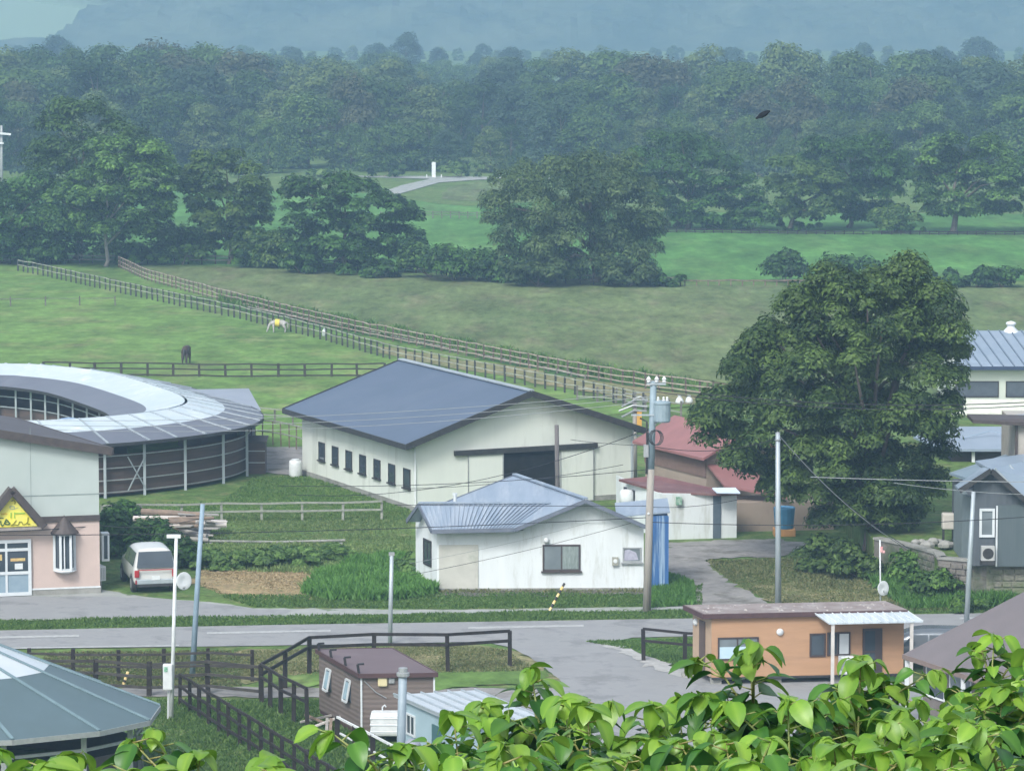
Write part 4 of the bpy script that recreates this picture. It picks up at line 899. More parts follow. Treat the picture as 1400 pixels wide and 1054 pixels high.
h1, h2, h3, h4 = PY(1290, 614, 180), PY(1398, 614, 180), PY(1440, 583, 186), PY(1312, 583, 186)
MB().slab([h1, h2, h3, h4], .12).build('roof_slope', pm('roof_slate_pale', (.24, .29, .35), (.21, .26, .32), scale=.7, rough=.45), gh)
MB().slab([h1, h4, h4 + Vector((-1.6, 2.5, -.6)), h1 + Vector((-.9, 5.5, -.05))], .1).build('roof_end', BRG, gh)
p1 = PY(1330, 596, 183.2); 
MB().slab([p1 + Vector((-1.1, -.9, -.15)), p1 + Vector((.9, 0, .25)), p1 + Vector((2.8, -.9, -.15)), p1 + Vector((2.8, -.85, -.1)), p1 + Vector((.9, .1, .31)), p1 + Vector((-1.1, -.85, -.1))], .03).build('roof_dormer_ridge', BRG, gh)
MB().prism([Vector((h1.x + .5, 180.7, 0)), Vector((h2.x - .3, 180.7, 0)), Vector((h2.x - .3, 186, 0)), Vector((h1.x + .5, 186, 0))], (0, 0, h1.z - .14)).build('wall', pm('dark_brown_wall', (.06, .05, .05), rough=.8), gh)
MB().bar(Vector((PY(1331, 620, 180.3).x, 180.4, 0)), Vector((PY(1331, 620, 180.3).x, 180.4, h1.z - .1)), .15).build('post', WPAINT, gh)
# terrace and stone wall
TZ = 1.65
def T(px, py): return G(px, py, TZ)
wallp = [T(1195, 737), T(1240, 746), T(1278, 757), T(1283, 764), T(1330, 768), T(1480, 767)]
back = [Vector((60, 146, TZ)), Vector((60, 200, TZ)), Vector((19, 200, TZ)), Vector((15.4, 168, TZ))]
ter = MB().prism([Vector((p.x, p.y + .3, TZ - .12)) for p in wallp + back], (0, 0, -1.6)).build('terrace_ground', GR_MID); tag(ter, kind='structure')
STONE = pm('stone_wall_dark', (.13, .12, .11), (.2, .185, .165), scale=1.8, rough=.9, bump=.06, bscale=5, c3=(.07, .09, .05), s3=.6, t3=(.5, .65))
STONEL = pm('stone_wall_pale', (.27, .26, .21), (.2, .2, .16), scale=2.2, rough=.9, bump=.06, bscale=6, c3=(.13, .16, .08), s3=.9, t3=(.5, .65))
swl = thing('stone_wall', 'old stone retaining wall under the dark house at the right roadside', 'retaining wall', flat(wallp[3]))
def wallseg(pts, mat, name, th=.3):
    m = MB()
    for a, b_ in zip(pts, pts[1:]):
        d = (b_ - a).normalized(); nn = Vector((-d.y, d.x, 0))
        m.prism([flat(a), flat(b_ ), flat(b_) + nn * th, flat(a) + nn * th], (0, 0, TZ))
    return m.build(name, mat, swl)
wallseg(wallp[:4], STONE, 'stone_face'); k4 = T(1349, 768); wallseg([wallp[3], wallp[4], k4], STONE, 'stone_face'); wallseg([k4, wallp[5]], STONEL, 'stone_face')
m = MB()
for a, b_ in zip(wallp, wallp[1:]):
    d = (b_ - a).normalized(); nn = Vector((-d.y, d.x, 0)); m.bar(a + nn * .15 + Vector((0, 0, .04)), b_ + nn * .15 + Vector((0, 0, .04)), .42, .1)
m.build('coping', CONC, swl)
m = MB(); rs = random.Random(9); d = (wallp[5] - k4).normalized(); z = .05; row = 0      # proud stone courses on the pale section
while z < TZ - .3:
    x = rs.uniform(0, .3); 
    while x < 4.5:
        w = rs.uniform(.35, .6); h = .26; c = flat(k4) + d * (x + w / 2) + Vector((0, -.02, z + h / 2)); m.box(c, (w - .05, .08 + rs.uniform(0, .03), h - .05), ax=(d, Vector((-d.y, d.x, 0)), Vector((0, 0, 1)))); x += w
    z += .27
m.build('stone_blocks', STONEL, swl, bevel=.02)
m = MB(); d = (wallp[4] - wallp[3]).normalized(); z = .05
for a, b_ in ((wallp[1], wallp[2]), (wallp[3], wallp[4])):
    d = (b_ - a).normalized(); Ls = (b_ - a).length; z = .05
    while z < TZ - .25:
        x = rs.uniform(0, .2)
        while x < Ls - .3:
            w = min(rs.uniform(.3, .55), Ls - x); m.box(flat(a) + d * (x + w / 2) + Vector((0, -.02, z + .12)), (w - .04, .08 + rs.uniform(0, .04), .21), ax=(d, Vector((-d.y, d.x, 0)), Vector((0, 0, 1)))); x += w
        z += .25
m.build('stone_blocks', STONE, swl, bevel=.02)
# dark house
dh = thing('dark_house', 'dark slate-grey house with pale blue metal roof standing on the stone wall', 'house', Vector((21, 148.5, TZ)))
SL = pm('slate_siding', (.085, .1, .115), (.07, .085, .1), scale=.8, rough=.75, stretch=(4, 4, .4), ribs=('X', 4, .008))
YD = 147.6
def dp(px, py, Y=YD): return PY(px, py, Y)
wl0 = dp(1330, 700); fd = Fac((wl0.x, YD, TZ - .1), (1, 0, 0), (0, -1, 0)); wr = dp(1560, 700).x - wl0.x
ztop = dp(1352, 648).z
eL = dp(1318, 668); pk = dp(1353, 641); eR = dp(1402, 684)
hb = [Vector((wl0.x, YD, TZ - .1)), Vector((wl0.x + wr, YD, TZ - .1)), Vector((wl0.x + wr, YD, eR.z + .1)), Vector((dp(1402, 684).x, YD, eR.z + .1)), Vector((pk.x, YD, pk.z - .12)), Vector((wl0.x, YD, eL.z + .1))]
zc_ = min(eR.z, eL.z) - .05
MB().prism([hb[0], hb[1], Vector((hb[1].x, YD, zc_)), Vector((hb[0].x, YD, zc_))], (0, 7, 0)).build('wall', SL, dh)
MB().prism([Vector((hb[0].x, YD, zc_)), Vector((eR.x, YD, zc_)), hb[3], hb[4], hb[5]], (0, .25, 0)).build('gable_wall', SL, dh)
o_ = Vector((0, -.45, 0)); bk7 = Vector((-1.2, 6.0, .0))
MB().slab([pk + o_ + Vector((0, 0, .05)), eR + o_ + Vector((.0, 0, .05)), eR + Vector((3.8, 1, -.02)), pk + Vector((5.2, 5.8, .3)), pk + bk7 * .3 + Vector((0, 0, .1))], .1).build('roof_slope', BRG, dh)
seams(dh, pk + o_ + Vector((.15, 0, .06)), pk + Vector((5.1, 5.6, .3)), eR + Vector((3.7, 1, 0)), eR + o_ + Vector((-.05, 0, .06)), 7, GALV, .05)
MB().slab([pk + o_ + Vector((-.01, 0, .05)), pk + Vector((-.01, .9, .08)), eL + Vector((-.25, .9, .02)), eL + o_ + Vector((-.25, 0, .02))], .1).build('roof_slope', BRG, dh)
MB().bar(pk + o_ + Vector((0, -.04, 0)), eR + o_ + Vector((0, -.04, 0)), .06, .2).bar(pk + o_ + Vector((0, -.04, 0)), eL + o_ + Vector((-.25, -.04, -.03)), .06, .2).each('fascia', BLACKT, dh)
d_ = dp(1339, 700).x - wl0.x; d2 = dp(1360, 700).x - wl0.x; z1_, z0_ = dp(0, 695).z - TZ + .1, dp(0, 734).z - TZ + .1
window(fd, dh, d_, d2, z0_, z1_, AL, GLASSM, fw=.1, out=.08)
m = MB(); d3 = dp(1364, 700).x - wl0.x; fd.box(m, d3, wr, .0, dp(0, 690).z - TZ + .1, .003, .12); m.build('metal_cladding', pm('teal_cladding', (.075, .1, .11), (.09, .115, .125), scale=1.5, rough=.5, stretch=(5, 1, .3)), dh)
MB().bar(fd.pt(d3 - .05, 0, .15), fd.pt(d3 - .05, 2.5, .15), .07).build('downpipe', AL, dh)
aw = PY(1314, 700, 149.5); MB().prism([Vector((aw.x, 149.2, TZ - .1)), Vector((wl0.x - .02, 147.9, TZ - .1)), Vector((wl0.x - .02, 152, TZ - .1)), Vector((aw.x, 152, TZ - .1))], (0, 0, 2.75)).build('side_wall', pm('grey_side', (.16, .2, .21), rough=.75), dh)
MB().slab([PY(1298, 646, 153.5), PY(1387, 617, 156), PY(1400, 636, 153), PY(1354, 640, 151.6), PY(1320, 653, 150.8)], .1).build('rear_roof', pm('roof_rear', (.25, .32, .38), (.2, .27, .33), scale=.7, rough=.5), dh)
ub = dp(1391, 600, 152); MB().prism([Vector((ub.x, 152, 3)), Vector((ub.x + 6, 152, 3)), Vector((ub.x + 6, 157, 3)), Vector((ub.x, 157, 3))], (0, 0, PY(0, 580, 152).z - 3)).build('upper_wall', pm('upper_beige', (.42, .4, .36), rough=.75), dh)
MB().bar(Vector((ub.x - .05, 151.95, 3)), Vector((ub.x - .05, 151.95, PY(0, 580, 152).z)), .1).build('corner_post', DKBR, dh)
MB().slab([PY(1322, 566, 153.2), PY(1330, 574, 151.6), PY(1560, 586, 151.6), PY(1560, 570, 153.2)], .14).build('upper_eave', DKBR, dh)
MB().slab([PY(1368, 571, 153.6) + Vector((0, 0, .08)), PY(1560, 588, 151) + Vector((0, 0, .1)), PY(1560, 560, 155), PY(1400, 566, 155)], .06).build('upper_roof', BRG, dh)
# outdoor unit, oil tank
u0 = Vector((dp(1349, 750).x, YD - .35, TZ)); au = thing('air_conditioner_unit', 'grey outdoor unit under the window of the dark house', 'air conditioner', u0)
MB().box(u0 + Vector((0, 0, .48)), (.55, .28, .6)).build('casing', pm('unit_grey', (.42, .43, .42), rough=.6), au, bevel=.02)
MB().lathe(u0 + Vector((0, -.145, .48)), [(0, .01), (.2, .01), (.23, 0)], 14, axis=(0, -1, 0)).build('fan_grille', BLACKT, au)
MB().box(u0 + Vector((0, 0, .09)), (.6, .32, .17)).build('stand', BLACKT, au)
o1 = T(1301, 740) ; o1.z = TZ; ot = thing('oil_tank', 'beige heating oil tank on thin legs beside the dark house', 'oil tank', o1)
BEI = pm('beige_tank', (.5, .48, .43), (.44, .42, .37), rough=.6)
MB().box(o1 + Vector((0, .2, .85)), (.8, .5, .68)).build('tank_body', BEI, ot, bevel=.06)
for dx in (-.33, .33):
    for dy in (0, .4): MB().bar(o1 + Vector((dx, dy, -.12)), o1 + Vector((dx, dy, .52)), .05).build('leg', BLACKT, ot)
MB().lathe(o1 + Vector((.1, .2, 1.19)), [(.05, 0), (.05, .08), (0, .09)], 8).build('cap', BLACKT, ot)
rk = random.Random(4)
for i in range(7):
    p = T(1252 + i * 8, 744 + rk.uniform(-3, 4)); r = rk.uniform(.18, .34)
    o = MB().lathe(p, [(0, -.1), (r, 0), (r * 1.05, r * .4), (r * .6, r * .8), (0, r * .95)], 7).build('garden_rock', CONC, origin=p)
    tag(o, 'grey rock on the terrace edge beside the oil tank', 'rock', 'grey rocks along the terrace edge'); o.rotation_euler.z = rk.uniform(0, 3)
# ================================================================ FENCES
WD = pm('fence_dark', (.012, .009, .009), (.026, .02, .018), scale=5, rough=.85, bump=.005, stretch=(1, 1, .3))
WG = pm('fence_grey', (.16, .15, .13), (.09, .085, .075), scale=5, rough=.9, bump=.005)
WL = pm('fence_pale', (.3, .31, .27), (.2, .215, .18), scale=5, rough=.85)
WB = pm('fence_brown', (.2, .15, .11), (.1, .08, .065), scale=3, rough=.9)
def fence(name, label, pts, H, n, mat, rails, pw=.1, rw=(.05, .1), rmat=None, wob=.02, group=None, ext=.08, seed=1):
    """pts: ground points; n posts; rails: heights"""
    P = [Vector(p) if len(p) == 3 else G(*p) for p in pts]; rd = random.Random(seed)
    t = thing(name, label, 'fence', P[0], group)
    seg = [(b_ - a).length for a, b_ in zip(P, P[1:])]; tot = sum(seg)
    def at(s):
        s = max(0, min(tot, s))
        for a, b_, l in zip(P, P[1:], seg):
            if s <= l + 1e-6: return a.lerp(b_, s / l)
            s -= l
        return P[-1].copy()
    base = MB().box((P[0].x, P[0].y, (H + ext) / 2 - .1), (pw, pw, H + ext + .2)).build('post', mat, t, bevel=0)
    for i in range(n):
        q = at(tot * i / (n - 1)); o = base if i == 0 else base.copy()
        if i: col.objects.link(o); o.parent = t
        o.location = q - P[0] + Vector((rd.gauss(0, wob), rd.gauss(0, wob), rd.gauss(0, .015)))
        o.rotation_euler = (rd.gauss(0, .018), rd.gauss(0, .018), rd.gauss(0, .1))
    for z in rails:
        m = MB(); k = max(2, n)
        prev = None
        for i in range(k):
            q = at(tot * i / (k - 1)) + Vector((0, -.07, z + rd.gauss(0, wob)))
            if prev is not None: m.bar(prev, q, rw[0], rw[1])
            prev = q
        m.build('rail', rmat or mat, t)
    return t
fence('board_fence', 'dark two-rail fence beside the road left of the driveway mouth', [(357, 961), (430, 917), (572, 916), (640, 921), (697, 912)], 1.35, 6, WD, (1.38, 1.02), .15, (.07, .11), ext=.02)
fence('board_fence', 'dark two-rail fence beside the road right of the driveway mouth', [(879, 904), (945, 911), (1000, 914)], 1.2, 3, WD, (1.25, .8), .15, (.07, .09), ext=.02)
fence('board_fence', 'far fence of the two greyish fences along the road at lower left', [(40, 930), (141, 931), (213, 931), (286, 930), (345, 932)], 1.1, 6, WD, (1.0, .55), .13, (.05, .08), rmat=pm('rail_weathered', (.06, .055, .05), (.035, .03, .028), rough=.9))
fence('board_fence', 'near fence of the two greyish fences along the road at lower left', [(-30, 945), (134, 946), (210, 952), (286, 949), (357, 955)], 1.15, 6, WD, (1.15, .72, .3), .17, (.06, .1), rmat=_M['rail_weathered'])
fence('board_fence', 'short dark fence running toward the brown cabin', [(357, 961), (386, 980), (420, 996)], 1.3, 5, WD, (1.4, .95), .14, (.06, .1))
fence('board_fence', 'long dark three-rail fence running down to the bottom of the photo', [(246, 966), (440, 1090), (520, 1140)], 1.1, 19, WD, (1.15, .72, .3), .12, (.05, .1), seed=4)
DRl = thing('deck_rail', 'white-railed dark post handrail in front of the brown cabin', 'handrail', G(463, 1022))
r0, r1 = PY(461, 979, 119.2), PY(560, 1030, 114.6)
for k in range(5):
    p = r0.lerp(r1, k / 4); MB().bar(Vector((p.x, p.y, 0)), p, .16, .16).build('post', WD, DRl)
MB().bar(r0 + Vector((0, -.1, 0)), r1 + Vector((0, -.1, 0)), .06, .07).build('rail', WPAINT, DRl)
MB().bar(r0 + Vector((0.1, -.1, -.55)), r1 + Vector((0, -.1, -.55)), .05, .06).build('rail', WPAINT, DRl)
fence('rail_fence', 'pale grey two-rail fence between the oval track and the timber pile', [(138, 716), (190, 715), (300, 713), (412, 712), (523, 711)], .78, 8, WL, (.88, .5), .11, (.05, .09), seed=2)
fence('track_fence', 'weathered fence on the paddock side of the fenced track', [(25, 371), (60, 378), (145, 397), (250, 420), (330, 437), (440, 465), (530, 491), (640, 513), (760, 535), (880, 560)], .98, 96, pm('fence_slate', (.05, .055, .05), (.03, .032, .03), scale=3, rough=.9), (1.0, .6), .12, (.04, .06), rmat=pm('rail_lichen', (.36, .38, .31), (.2, .21, .17), scale=1.2, rough=.9), seed=5)
fence('track_fence', 'weathered fence on the meadow side of the fenced track', [(162, 366), (200, 384), (300, 412), (420, 442), (500, 460), (600, 480), (700, 500), (800, 519), (880, 532), (975, 545)], .98, 90, pm('fence_umber', (.13, .1, .075), (.07, .06, .05), rough=.9), (1.0, .62, .28), .12, (.04, .07), rmat=pm('rail_tan', (.4, .34, .28), (.24, .2, .16), scale=2, rough=.9), seed=6)
fence('paddock_fence', 'three-rail brown fence along the paddock behind the oval track', [(60, 513), (150, 514), (330, 516), (525, 515)], .8, 14, pm('fence_paddock', (.05, .045, .035), (.03, .027, .022), rough=.9), (.85, .5, .1), .15, (.05, .09), seed=7)
fence('paddock_fence', 'short broken fence at far left of the paddock', [(-30, 418), (8, 419), (47, 419), (118, 418), (157, 418)], .7, 5, WG, (.6,), .1, (.04, .05), seed=8)
fence('paddock_fence', 'tall thin wire fence between the oval track and the cream barn', [(344, 606), (380, 610), (425, 620)], 1.25, 8, WB, (1.35, .75), .07, (.05, .07), rmat=WL, seed=9)
fence('paddock_fence', 'pale fence on the grass behind the left corner of the cream barn', [(352, 578), (386, 580), (425, 582)], .8, 4, WG, (.85, .5), .1, (.05, .06), rmat=WL, seed=10)
fence('paddock_fence', 'fence with pale rail beyond the right slope of the cream barn roof', [(790, 548), (840, 551), (880, 560), (930, 570)], .85, 9, WG, (.75, .3), .12, (.05, .06), rmat=WL, seed=11)
fence('field_fence', 'dark fence along the trees at the far edge of the meadow', [(-80, 361), (165, 361), (330, 362), (560, 373), (760, 388), (930, 392)], .75, 60, WD, (.75, .4), .11, (.05, .09), rmat=WG, seed=12)
fence('field_fence', 'low brown fence along the ditch left of the big tree top', [(905, 391), (1060, 391), (1140, 391)], .45, 16, WB, (.45,), .1, (.06, .1), seed=13)
fence('field_fence', 'distant fence on the green field left of the willow', [(520, 300), (600, 299), (700, 300)], .75, 16, WG, (.7, .4), .1, (.05, .06), seed=14)
fence('field_fence', 'dark line of fence at the foot of the right field trees', [(900, 318), (1100, 321), (1400, 322)], .35, 40, WD, (.35, .15), .1, (.05, .1), seed=15)
fence('field_fence', 'faint dark fence between the meadow fence and the track', [(340, 425), (480, 452), (640, 487), (800, 520)], .3, 30, WG, (.28,), .1, (.04, .07), rmat=pm('rail_bleached', (.4, .38, .34), (.2, .19, .17), scale=1, rough=.9), seed=16)
fence('gate_rail', 'brown rail gate beside the back right of the barn roof', [(968, 543), (1010, 548)], .9, 4, WB, (.95, .55), .12, (.05, .08), seed=17)

# ================================================================ POLES
def pole(name, label, base, topw, r0, r1, mat, cat='pole', n=10, extra=None):
    t = thing(name, label, cat, base)
    MB().tube([base - Vector((0, 0, .3)), base.lerp(topw, .5), topw], [r0, (r0 + r1) / 2, r1], n).build('shaft', mat, t, smooth=True)
    return t
CP = pm('concrete_pole', (.33, .31, .28), (.26, .24, .21), scale=2, rough=.85, stretch=(3, 3, .3), c3=(.2, .16, .13), s3=.5)
mb_ = G(884, 836); mt = PY(893.5, 521, mb_.y + .2)
mp = pole('utility_pole', 'tall main utility pole with grey transformer in front of the white house', mb_, mb_.lerp(mt, .62), .17, .14, CP)
MB().tube([mb_.lerp(mt, .62), mt], [.14, .13], 10).build('upper_shaft', pm('pole_blue_grey', (.25, .32, .37), (.2, .27, .31), rough=.6), mp, smooth=True)
tr_ = PY(905, 577, mb_.y + .1); TRM = pm('transformer_grey', (.2, .27, .31), (.25, .32, .36), rough=.5)
o = MB().lathe(tr_, [(0, 0), (.3, 0), (.34, .05), (.34, .72), (.36, .74), (.36, .8), (.25, .86), (0, .88)], 16).build('transformer', TRM, mp, smooth=False)
m = MB()
for dx in (-.16, .06, .2): m.lathe(tr_ + Vector((dx, -.1, .84)), [(.04, 0), (.06, .05), (.04, .1), (.055, .14), (.02, .2)], 8)
m.build('bushing', WPAINT, o)
MB().bar(mb_.lerp(mt, .84) + Vector((0, 0, 0)), tr_ + Vector((0, 0, .55)), .1).bar(mb_.lerp(mt, .8), tr_ + Vector((0, 0, .2)), .08).build('bracket', GREYT, mp)
ca = MB(); ca.bar(mt + Vector((-.28, -.12, -.1)), mt + Vector((.5, -.12, -.1)), .08); ca.bar(mt + Vector((-.9, -.15, -1.35)), mt + Vector((.2, -.15, -1.35)), .06); ca.build('crossarm', GALV, mp)
m = MB()
for dx in (-.2, .12, .42): m.lathe(mt + Vector((dx, -.12, -.05)), [(.03, 0), (.09, .04), (.05, .09), (.1, .13), (.06, .2), (.02, .26)], 10)
m.build('insulator', WPAINT, mp)
m = MB(); cc = PY(895, 598, mb_.y - .2)
for k in range(3): m.tube([cc + Vector((.24 * math.cos(a) + .05 * k, -.06 * k, .3 * math.sin(a))) for a in [i * math.pi / 6 for i in range(13)]], .02, 5, cap=False)
m.build('cable_coil', BLACKT, mp)
m = MB(); m.bar(mb_.lerp(mt, .60) + Vector((-.18, -.12, 0)), mb_.lerp(mt, .78) + Vector((-.18, -.12, 0)), .06).tube([mb_.lerp(mt, .84) + Vector((-.5, 0, .0)), mb_.lerp(mt, .83) + Vector((-.22, 0, -.05)), mb_.lerp(mt, .7) + Vector((-.18, 0, 0))], .035, 6); m.build('cable_conduit', BLACKT, mp)
MB().box(mb_.lerp(mt, .7) + Vector((-.22, -.1, 0)), (.2, .16, .5)).build('junction_box', GREYT, mp)
MB().lathe(mb_.lerp(mt, .43) + Vector((-.05, -.17, 0)), [(0, .03), (.05, .02), (.05, 0)], 8, axis=(0, -1, 0)).build('number_plate', WPAINT, mp)
b2 = Vector((PY(763, 680, 170).x, 170, 0)); t2 = PY(761, 581, 170)
pole('service_pole', 'dark wooden pole standing in front of the barn doorway', b2, t2, .12, .1, pm('pole_dark_wood', (.1, .09, .09), (.14, .13, .13), rough=.9, stretch=(3, 3, .3)))
b3 = Vector((PY(868, 600, 186).x, 186, 0)); t3 = PY(868, 545, 186)
p3 = pole('utility_pole', 'grey pole with tangled cables just beyond the barn roof eave', b3, t3, .13, .11, CP)
m = MB()
for k, (x0, y0, x1, y1) in enumerate(((850, 556, 886, 547), (846, 562, 885, 556), (850, 570, 884, 562), (868, 545, 884, 549))):
    a, b_ = PY(x0, y0, 185.8), PY(x1, y1, 185.8); m.tube([a, a.lerp(b_, .5) + Vector((0, 0, .18)), b_], .05, 6)
m.build('cable_bundle', GREYT, p3)
MB().box(PY(874, 573, 185.8), (.25, .2, .75)).build('orange_guard', pm('orange_guard', (.6, .33, .06), rough=.6), p3)
b4 = G(1064, 829); t4 = PY(1063.5, 592, b4.y)
p4 = pole('steel_pole', 'pale steel pole in front of the big tree behind the orange cabin', b4, t4, .13, .09, GALV)
m = MB(); m.lathe(t4 + Vector((0, 0, -.3)), [(.1, 0), (.13, 0), (.13, .06), (.1, .06)], 12).lathe(t4, [(0, .05), (.07, .03), (.1, 0)], 12); m.build('collar', GREYT, p4)
b5 = G(1321, 853); t5 = PY(1331, 672, b5.y)
p5 = pole('steel_pole', 'slightly leaning pale blue pole in front of the stone wall', b5, t5, .11, .08, GALV)
b6 = G(262, 927); t6 = PY(277, 689, b6.y)
p6 = pole('steel_pole', 'leaning blue-grey pole right of the white lamp pole', b6, t6, .11, .08, pm('pole_blue', (.25, .34, .42), (.2, .28, .35), rough=.6))
b7 = G(234, 984); t7 = PY(241, 736, b7.y)
p7 = pole('lamp_pole', 'slim white pole carrying a white round dish and a white meter cabinet', b7, t7, .07, .06, WPAINT)
MB().bar(PY(228, 733, b7.y), PY(247, 733, b7.y), .1, .12).build('lamp_arm', WPAINT, p7)
dm = PY(250, 794, b7.y - .1); MB().lathe(dm, [(0, .03), (.15, .045), (.29, .08), (.31, .07), (.2, .0), (0, -.03)], 20, axis=(.75, -1, .1)).build('dish', WPAINT, p7, smooth=True).scale = (1, 1, 1)
MB().bar(dm + Vector((-.02, .05, 0)), PY(239, 794, b7.y), .05).bar(dm + Vector((0, -.05, -.25)), dm + Vector((.1, -.3, -.15)), .04).build('dish_bracket', GREYT, p7)
cb = PY(229.5, 925, b7.y - .12); o = MB().box(cb, (.33, .22, .9)).build('meter_cabinet', WPAINT, p7, bevel=.04)
MB().box(cb + Vector((-.06, -.118, .28)), (.13, .012, .17)).build('cabinet_notice', pm('notice_green', (.03, .22, .1), (.4, .6, .5), scale=25, rough=.6), o)
MB().bar(PY(230.5, 945, b7.y - .05), G(230, 984), .06).build('conduit', WPAINT, p7)
b8 = G(533, 881); t8 = PY(535.5, 759, b8.y)
p8 = pole('sign_pole', 'short grey pole behind the brown cabin beside the road', b8, t8, .09, .075, GALV)
MB().box(t8 + Vector((0, 0, .05)), (.22, .14, .12)).build('cap', GREYT, p8)
b9 = Vector((PY(546, 1040, 111).x, 111, 0)); t9 = PY(551, 914, 111)
p9 = pole('steel_pole', 'grey-blue pole in front of the pale blue shed', b9, t9, .14, .13, pm('pole_steel_near', (.27, .33, .38), (.22, .28, .33), scale=3, rough=.5))
MB().lathe(t9, [(.14, -.25), (.2, -.22), (.2, -.12), (.14, -.1), (.14, .03), (0, .06)], 14).build('cap', GREYT, p9)
b10 = Vector((PY(563, 1040, 110.4).x, 110.4, 0)); t10 = PY(563, 1028, 110.4)
pA = pole('globe_lamp', 'grey ball topped post beside the pale blue shed', b10, t10, .1, .1, DKBR, cat='lamp')
MB().lathe(PY(564, 1020, 110.4) + Vector((0, 0, -.27)), [(0, 0), (.14, .02), (.24, .12), (.27, .26), (.23, .4), (.12, .49), (0, .52)], 18).build('globe', pm('globe_grey', (.22, .23, .28), (.27, .28, .33), rough=.4), pA, smooth=True)
b11 = G(1204, 829); t11 = PY(1203, 738, b11.y)
pB = pole('marker_post', 'thin white post with red marker and white round dish behind the orange cabin', b11, t11, .035, .03, WPAINT)
MB().lathe(PY(1206, 804, b11.y - .15), [(0, .03), (.15, .045), (.29, .08), (.31, .07), (.2, .0), (0, -.03)], 20, axis=(.75, -1, .1)).build('dish', WPAINT, pB, smooth=True)
MB().box(PY(1205, 751, b11.y - .05), (.1, .05, .22)).box(PY(1208, 754, b11.y - .05), (.1, .05, .1)).build('marker', pm('marker_red', (.55, .08, .08), (.7, .5, .5), scale=9, rough=.5), pB)
MB().bar(PY(1206, 806, b11.y - .1), PY(1213, 812, b11.y - .35), .06).build('dish_bracket', GREYT, pB)
b12 = Vector((PY(2, 250, 455).x, 455, 0)); t12 = PY(2, 172, 455)
pC = pole('utility_pole', 'distant pale utility pole at the left edge before the forest', b12, t12, .2, .14, pm('pole_far_pale', (.38, .39, .38), rough=.8))
MB().bar(PY(-8, 182, 454.6), PY(15, 184, 454.6), .25).bar(PY(-8, 196, 454.6), PY(5, 196, 454.6), .2).build('crossarm', WPAINT, pC)
wpst = thing('white_pillar', 'white pillar standing beside the levee road before the forest', 'pillar', G(593, 244))
MB().box(G(593, 244) + Vector((0, 0, 1.05)), (.5, .4, 2.1)).build('shaft', WPAINT, wpst)
for dx in (-.9, 1.0): MB().box(G(593, 244) + Vector((dx, -.2, .25)), (.12, .12, .5)).build('side_post', WPAINT, wpst)
# striped guy covers
def striped(label, p, q, r=.05, n=8):
    t = thing('guy_wire_cover', label, 'guy wire cover', p)
    a = MB(); b_ = MB()
    for i in range(n): (a if i % 2 else b_).tube([p.lerp(q, i / n), p.lerp(q, (i + .98) / n)], r, 8)
    a.build('black_stripe', BLACKT, t); b_.build('yellow_stripe', pm('stripe_yellow', (.72, .5, .12), (.8, .65, .4), rough=.5), t)
striped('yellow and black striped guard leaning in the grass before the white house', G(751, 835), G(751, 835) + Vector((.62, .5, 1.05)))
striped('yellow and black striped guard near the lower left fences', PY(166, 943, 130), PY(175, 918, 130), .055, 7)

# ================================================================ WIRES
WM = pm('cable_black', (.03, .03, .035), rough=.6, spec=.2); WM2 = pm('cable_grey', (.28, .3, .31), rough=.6)
def wire(label, p, q, sag, r=.014, mat=None, n=14, group=None):
    pts = []
    for i in range(n + 1):
        t = i / n; v = p.lerp(q, t); v.z -= sag * 4 * t * (1 - t); pts.append(v)
    o = MB().tube(pts, r, 5, cap=False).build('overhead_wire', mat or WM, origin=p, fix=False); return tag(o, label, 'cable', group)
A = lambda f_: mb_.lerp(mt, f_)
yb = mb_.y
for i, (dy, dz) in enumerate(((0, 0), (5, .3), (9, -.2))):
    wire(['upper', 'middle', 'lower'][i] + ' thick cable leaving the transformer pole leftwards across the barn roof', A(.955 - .02 * i), PY(-60, 572 + dy, yb + 24), .5 + .1 * i, .012, WM2)
wire('long thin cable crossing just below the eave of the white house roof', A(.41), PY(-200, 731, yb - 3), .25, .016)
wire('thin cable running right from the transformer pole across the big tree trunk', A(.39), PY(1500, 699, yb - 6), .3, .016)
wire('thin cable crossing the white house ridge', A(.46), PY(540, 690, yb + 2), .02, .013)
wire('thin cable from the transformer pole past the white shed to the steel pole', A(.455), PY(1063, 668, b4.y), .25, .012)
wire('upper cable crossing the barn front from the transformer pole', A(.80), PY(400, 676, yb + 24), .9, .014)
wire('lower cable crossing the barn front from the transformer pole', A(.62), PY(380, 664, yb + 22), .25, .014)
wire('cable crossing the right side of the barn gable', A(.72), PY(780, 601, 172), .05, .012)
wire('thick cable from the transformer pole across the big tree to the long stable', A(.97), PY(1480, 545, yb - 1), .45, .02)
wire('second thick cable from the transformer pole across the big tree', A(.955), PY(1480, 549, yb - 1), .5, .018)
wire('outer guy cable falling right from the steel pole top', t4 + Vector((.05, 0, -.1)), PY(1262, 762, b4.y + 6), .5, .02, WM2)
wire('inner guy cable falling right from the steel pole top', t4 + Vector((.05, 0, -.35)), PY(1250, 754, b4.y + 6), .3, .016, WM)
wire('cable rising left from the steel pole to the transformer pole', t4 + Vector((0, 0, -.2)), A(.72), .35, .014)
wire('pale cable crossing the big tree above the leaning pole', PY(1108, 652, 147), PY(1500, 659, 143), .06, .016, WM2)
wire('pale cable passing over the top of the leaning pole', PY(1222, 660, 148), t5, .03, .013, WM2)
wire('pale cable from the leaning pole to the dark house', t5, PY(1460, 676, 144), .05, .013, WM2)
wire('cable crossing the pink wall of the shop', PY(-60, 727, 147), PY(137, 718, 150.3), .08, .018, WM)
wire('cable from the shop corner to the leaning blue-grey pole', PY(137, 718, 150.3), t6 + Vector((0, 0, -.5)), .2, .012)
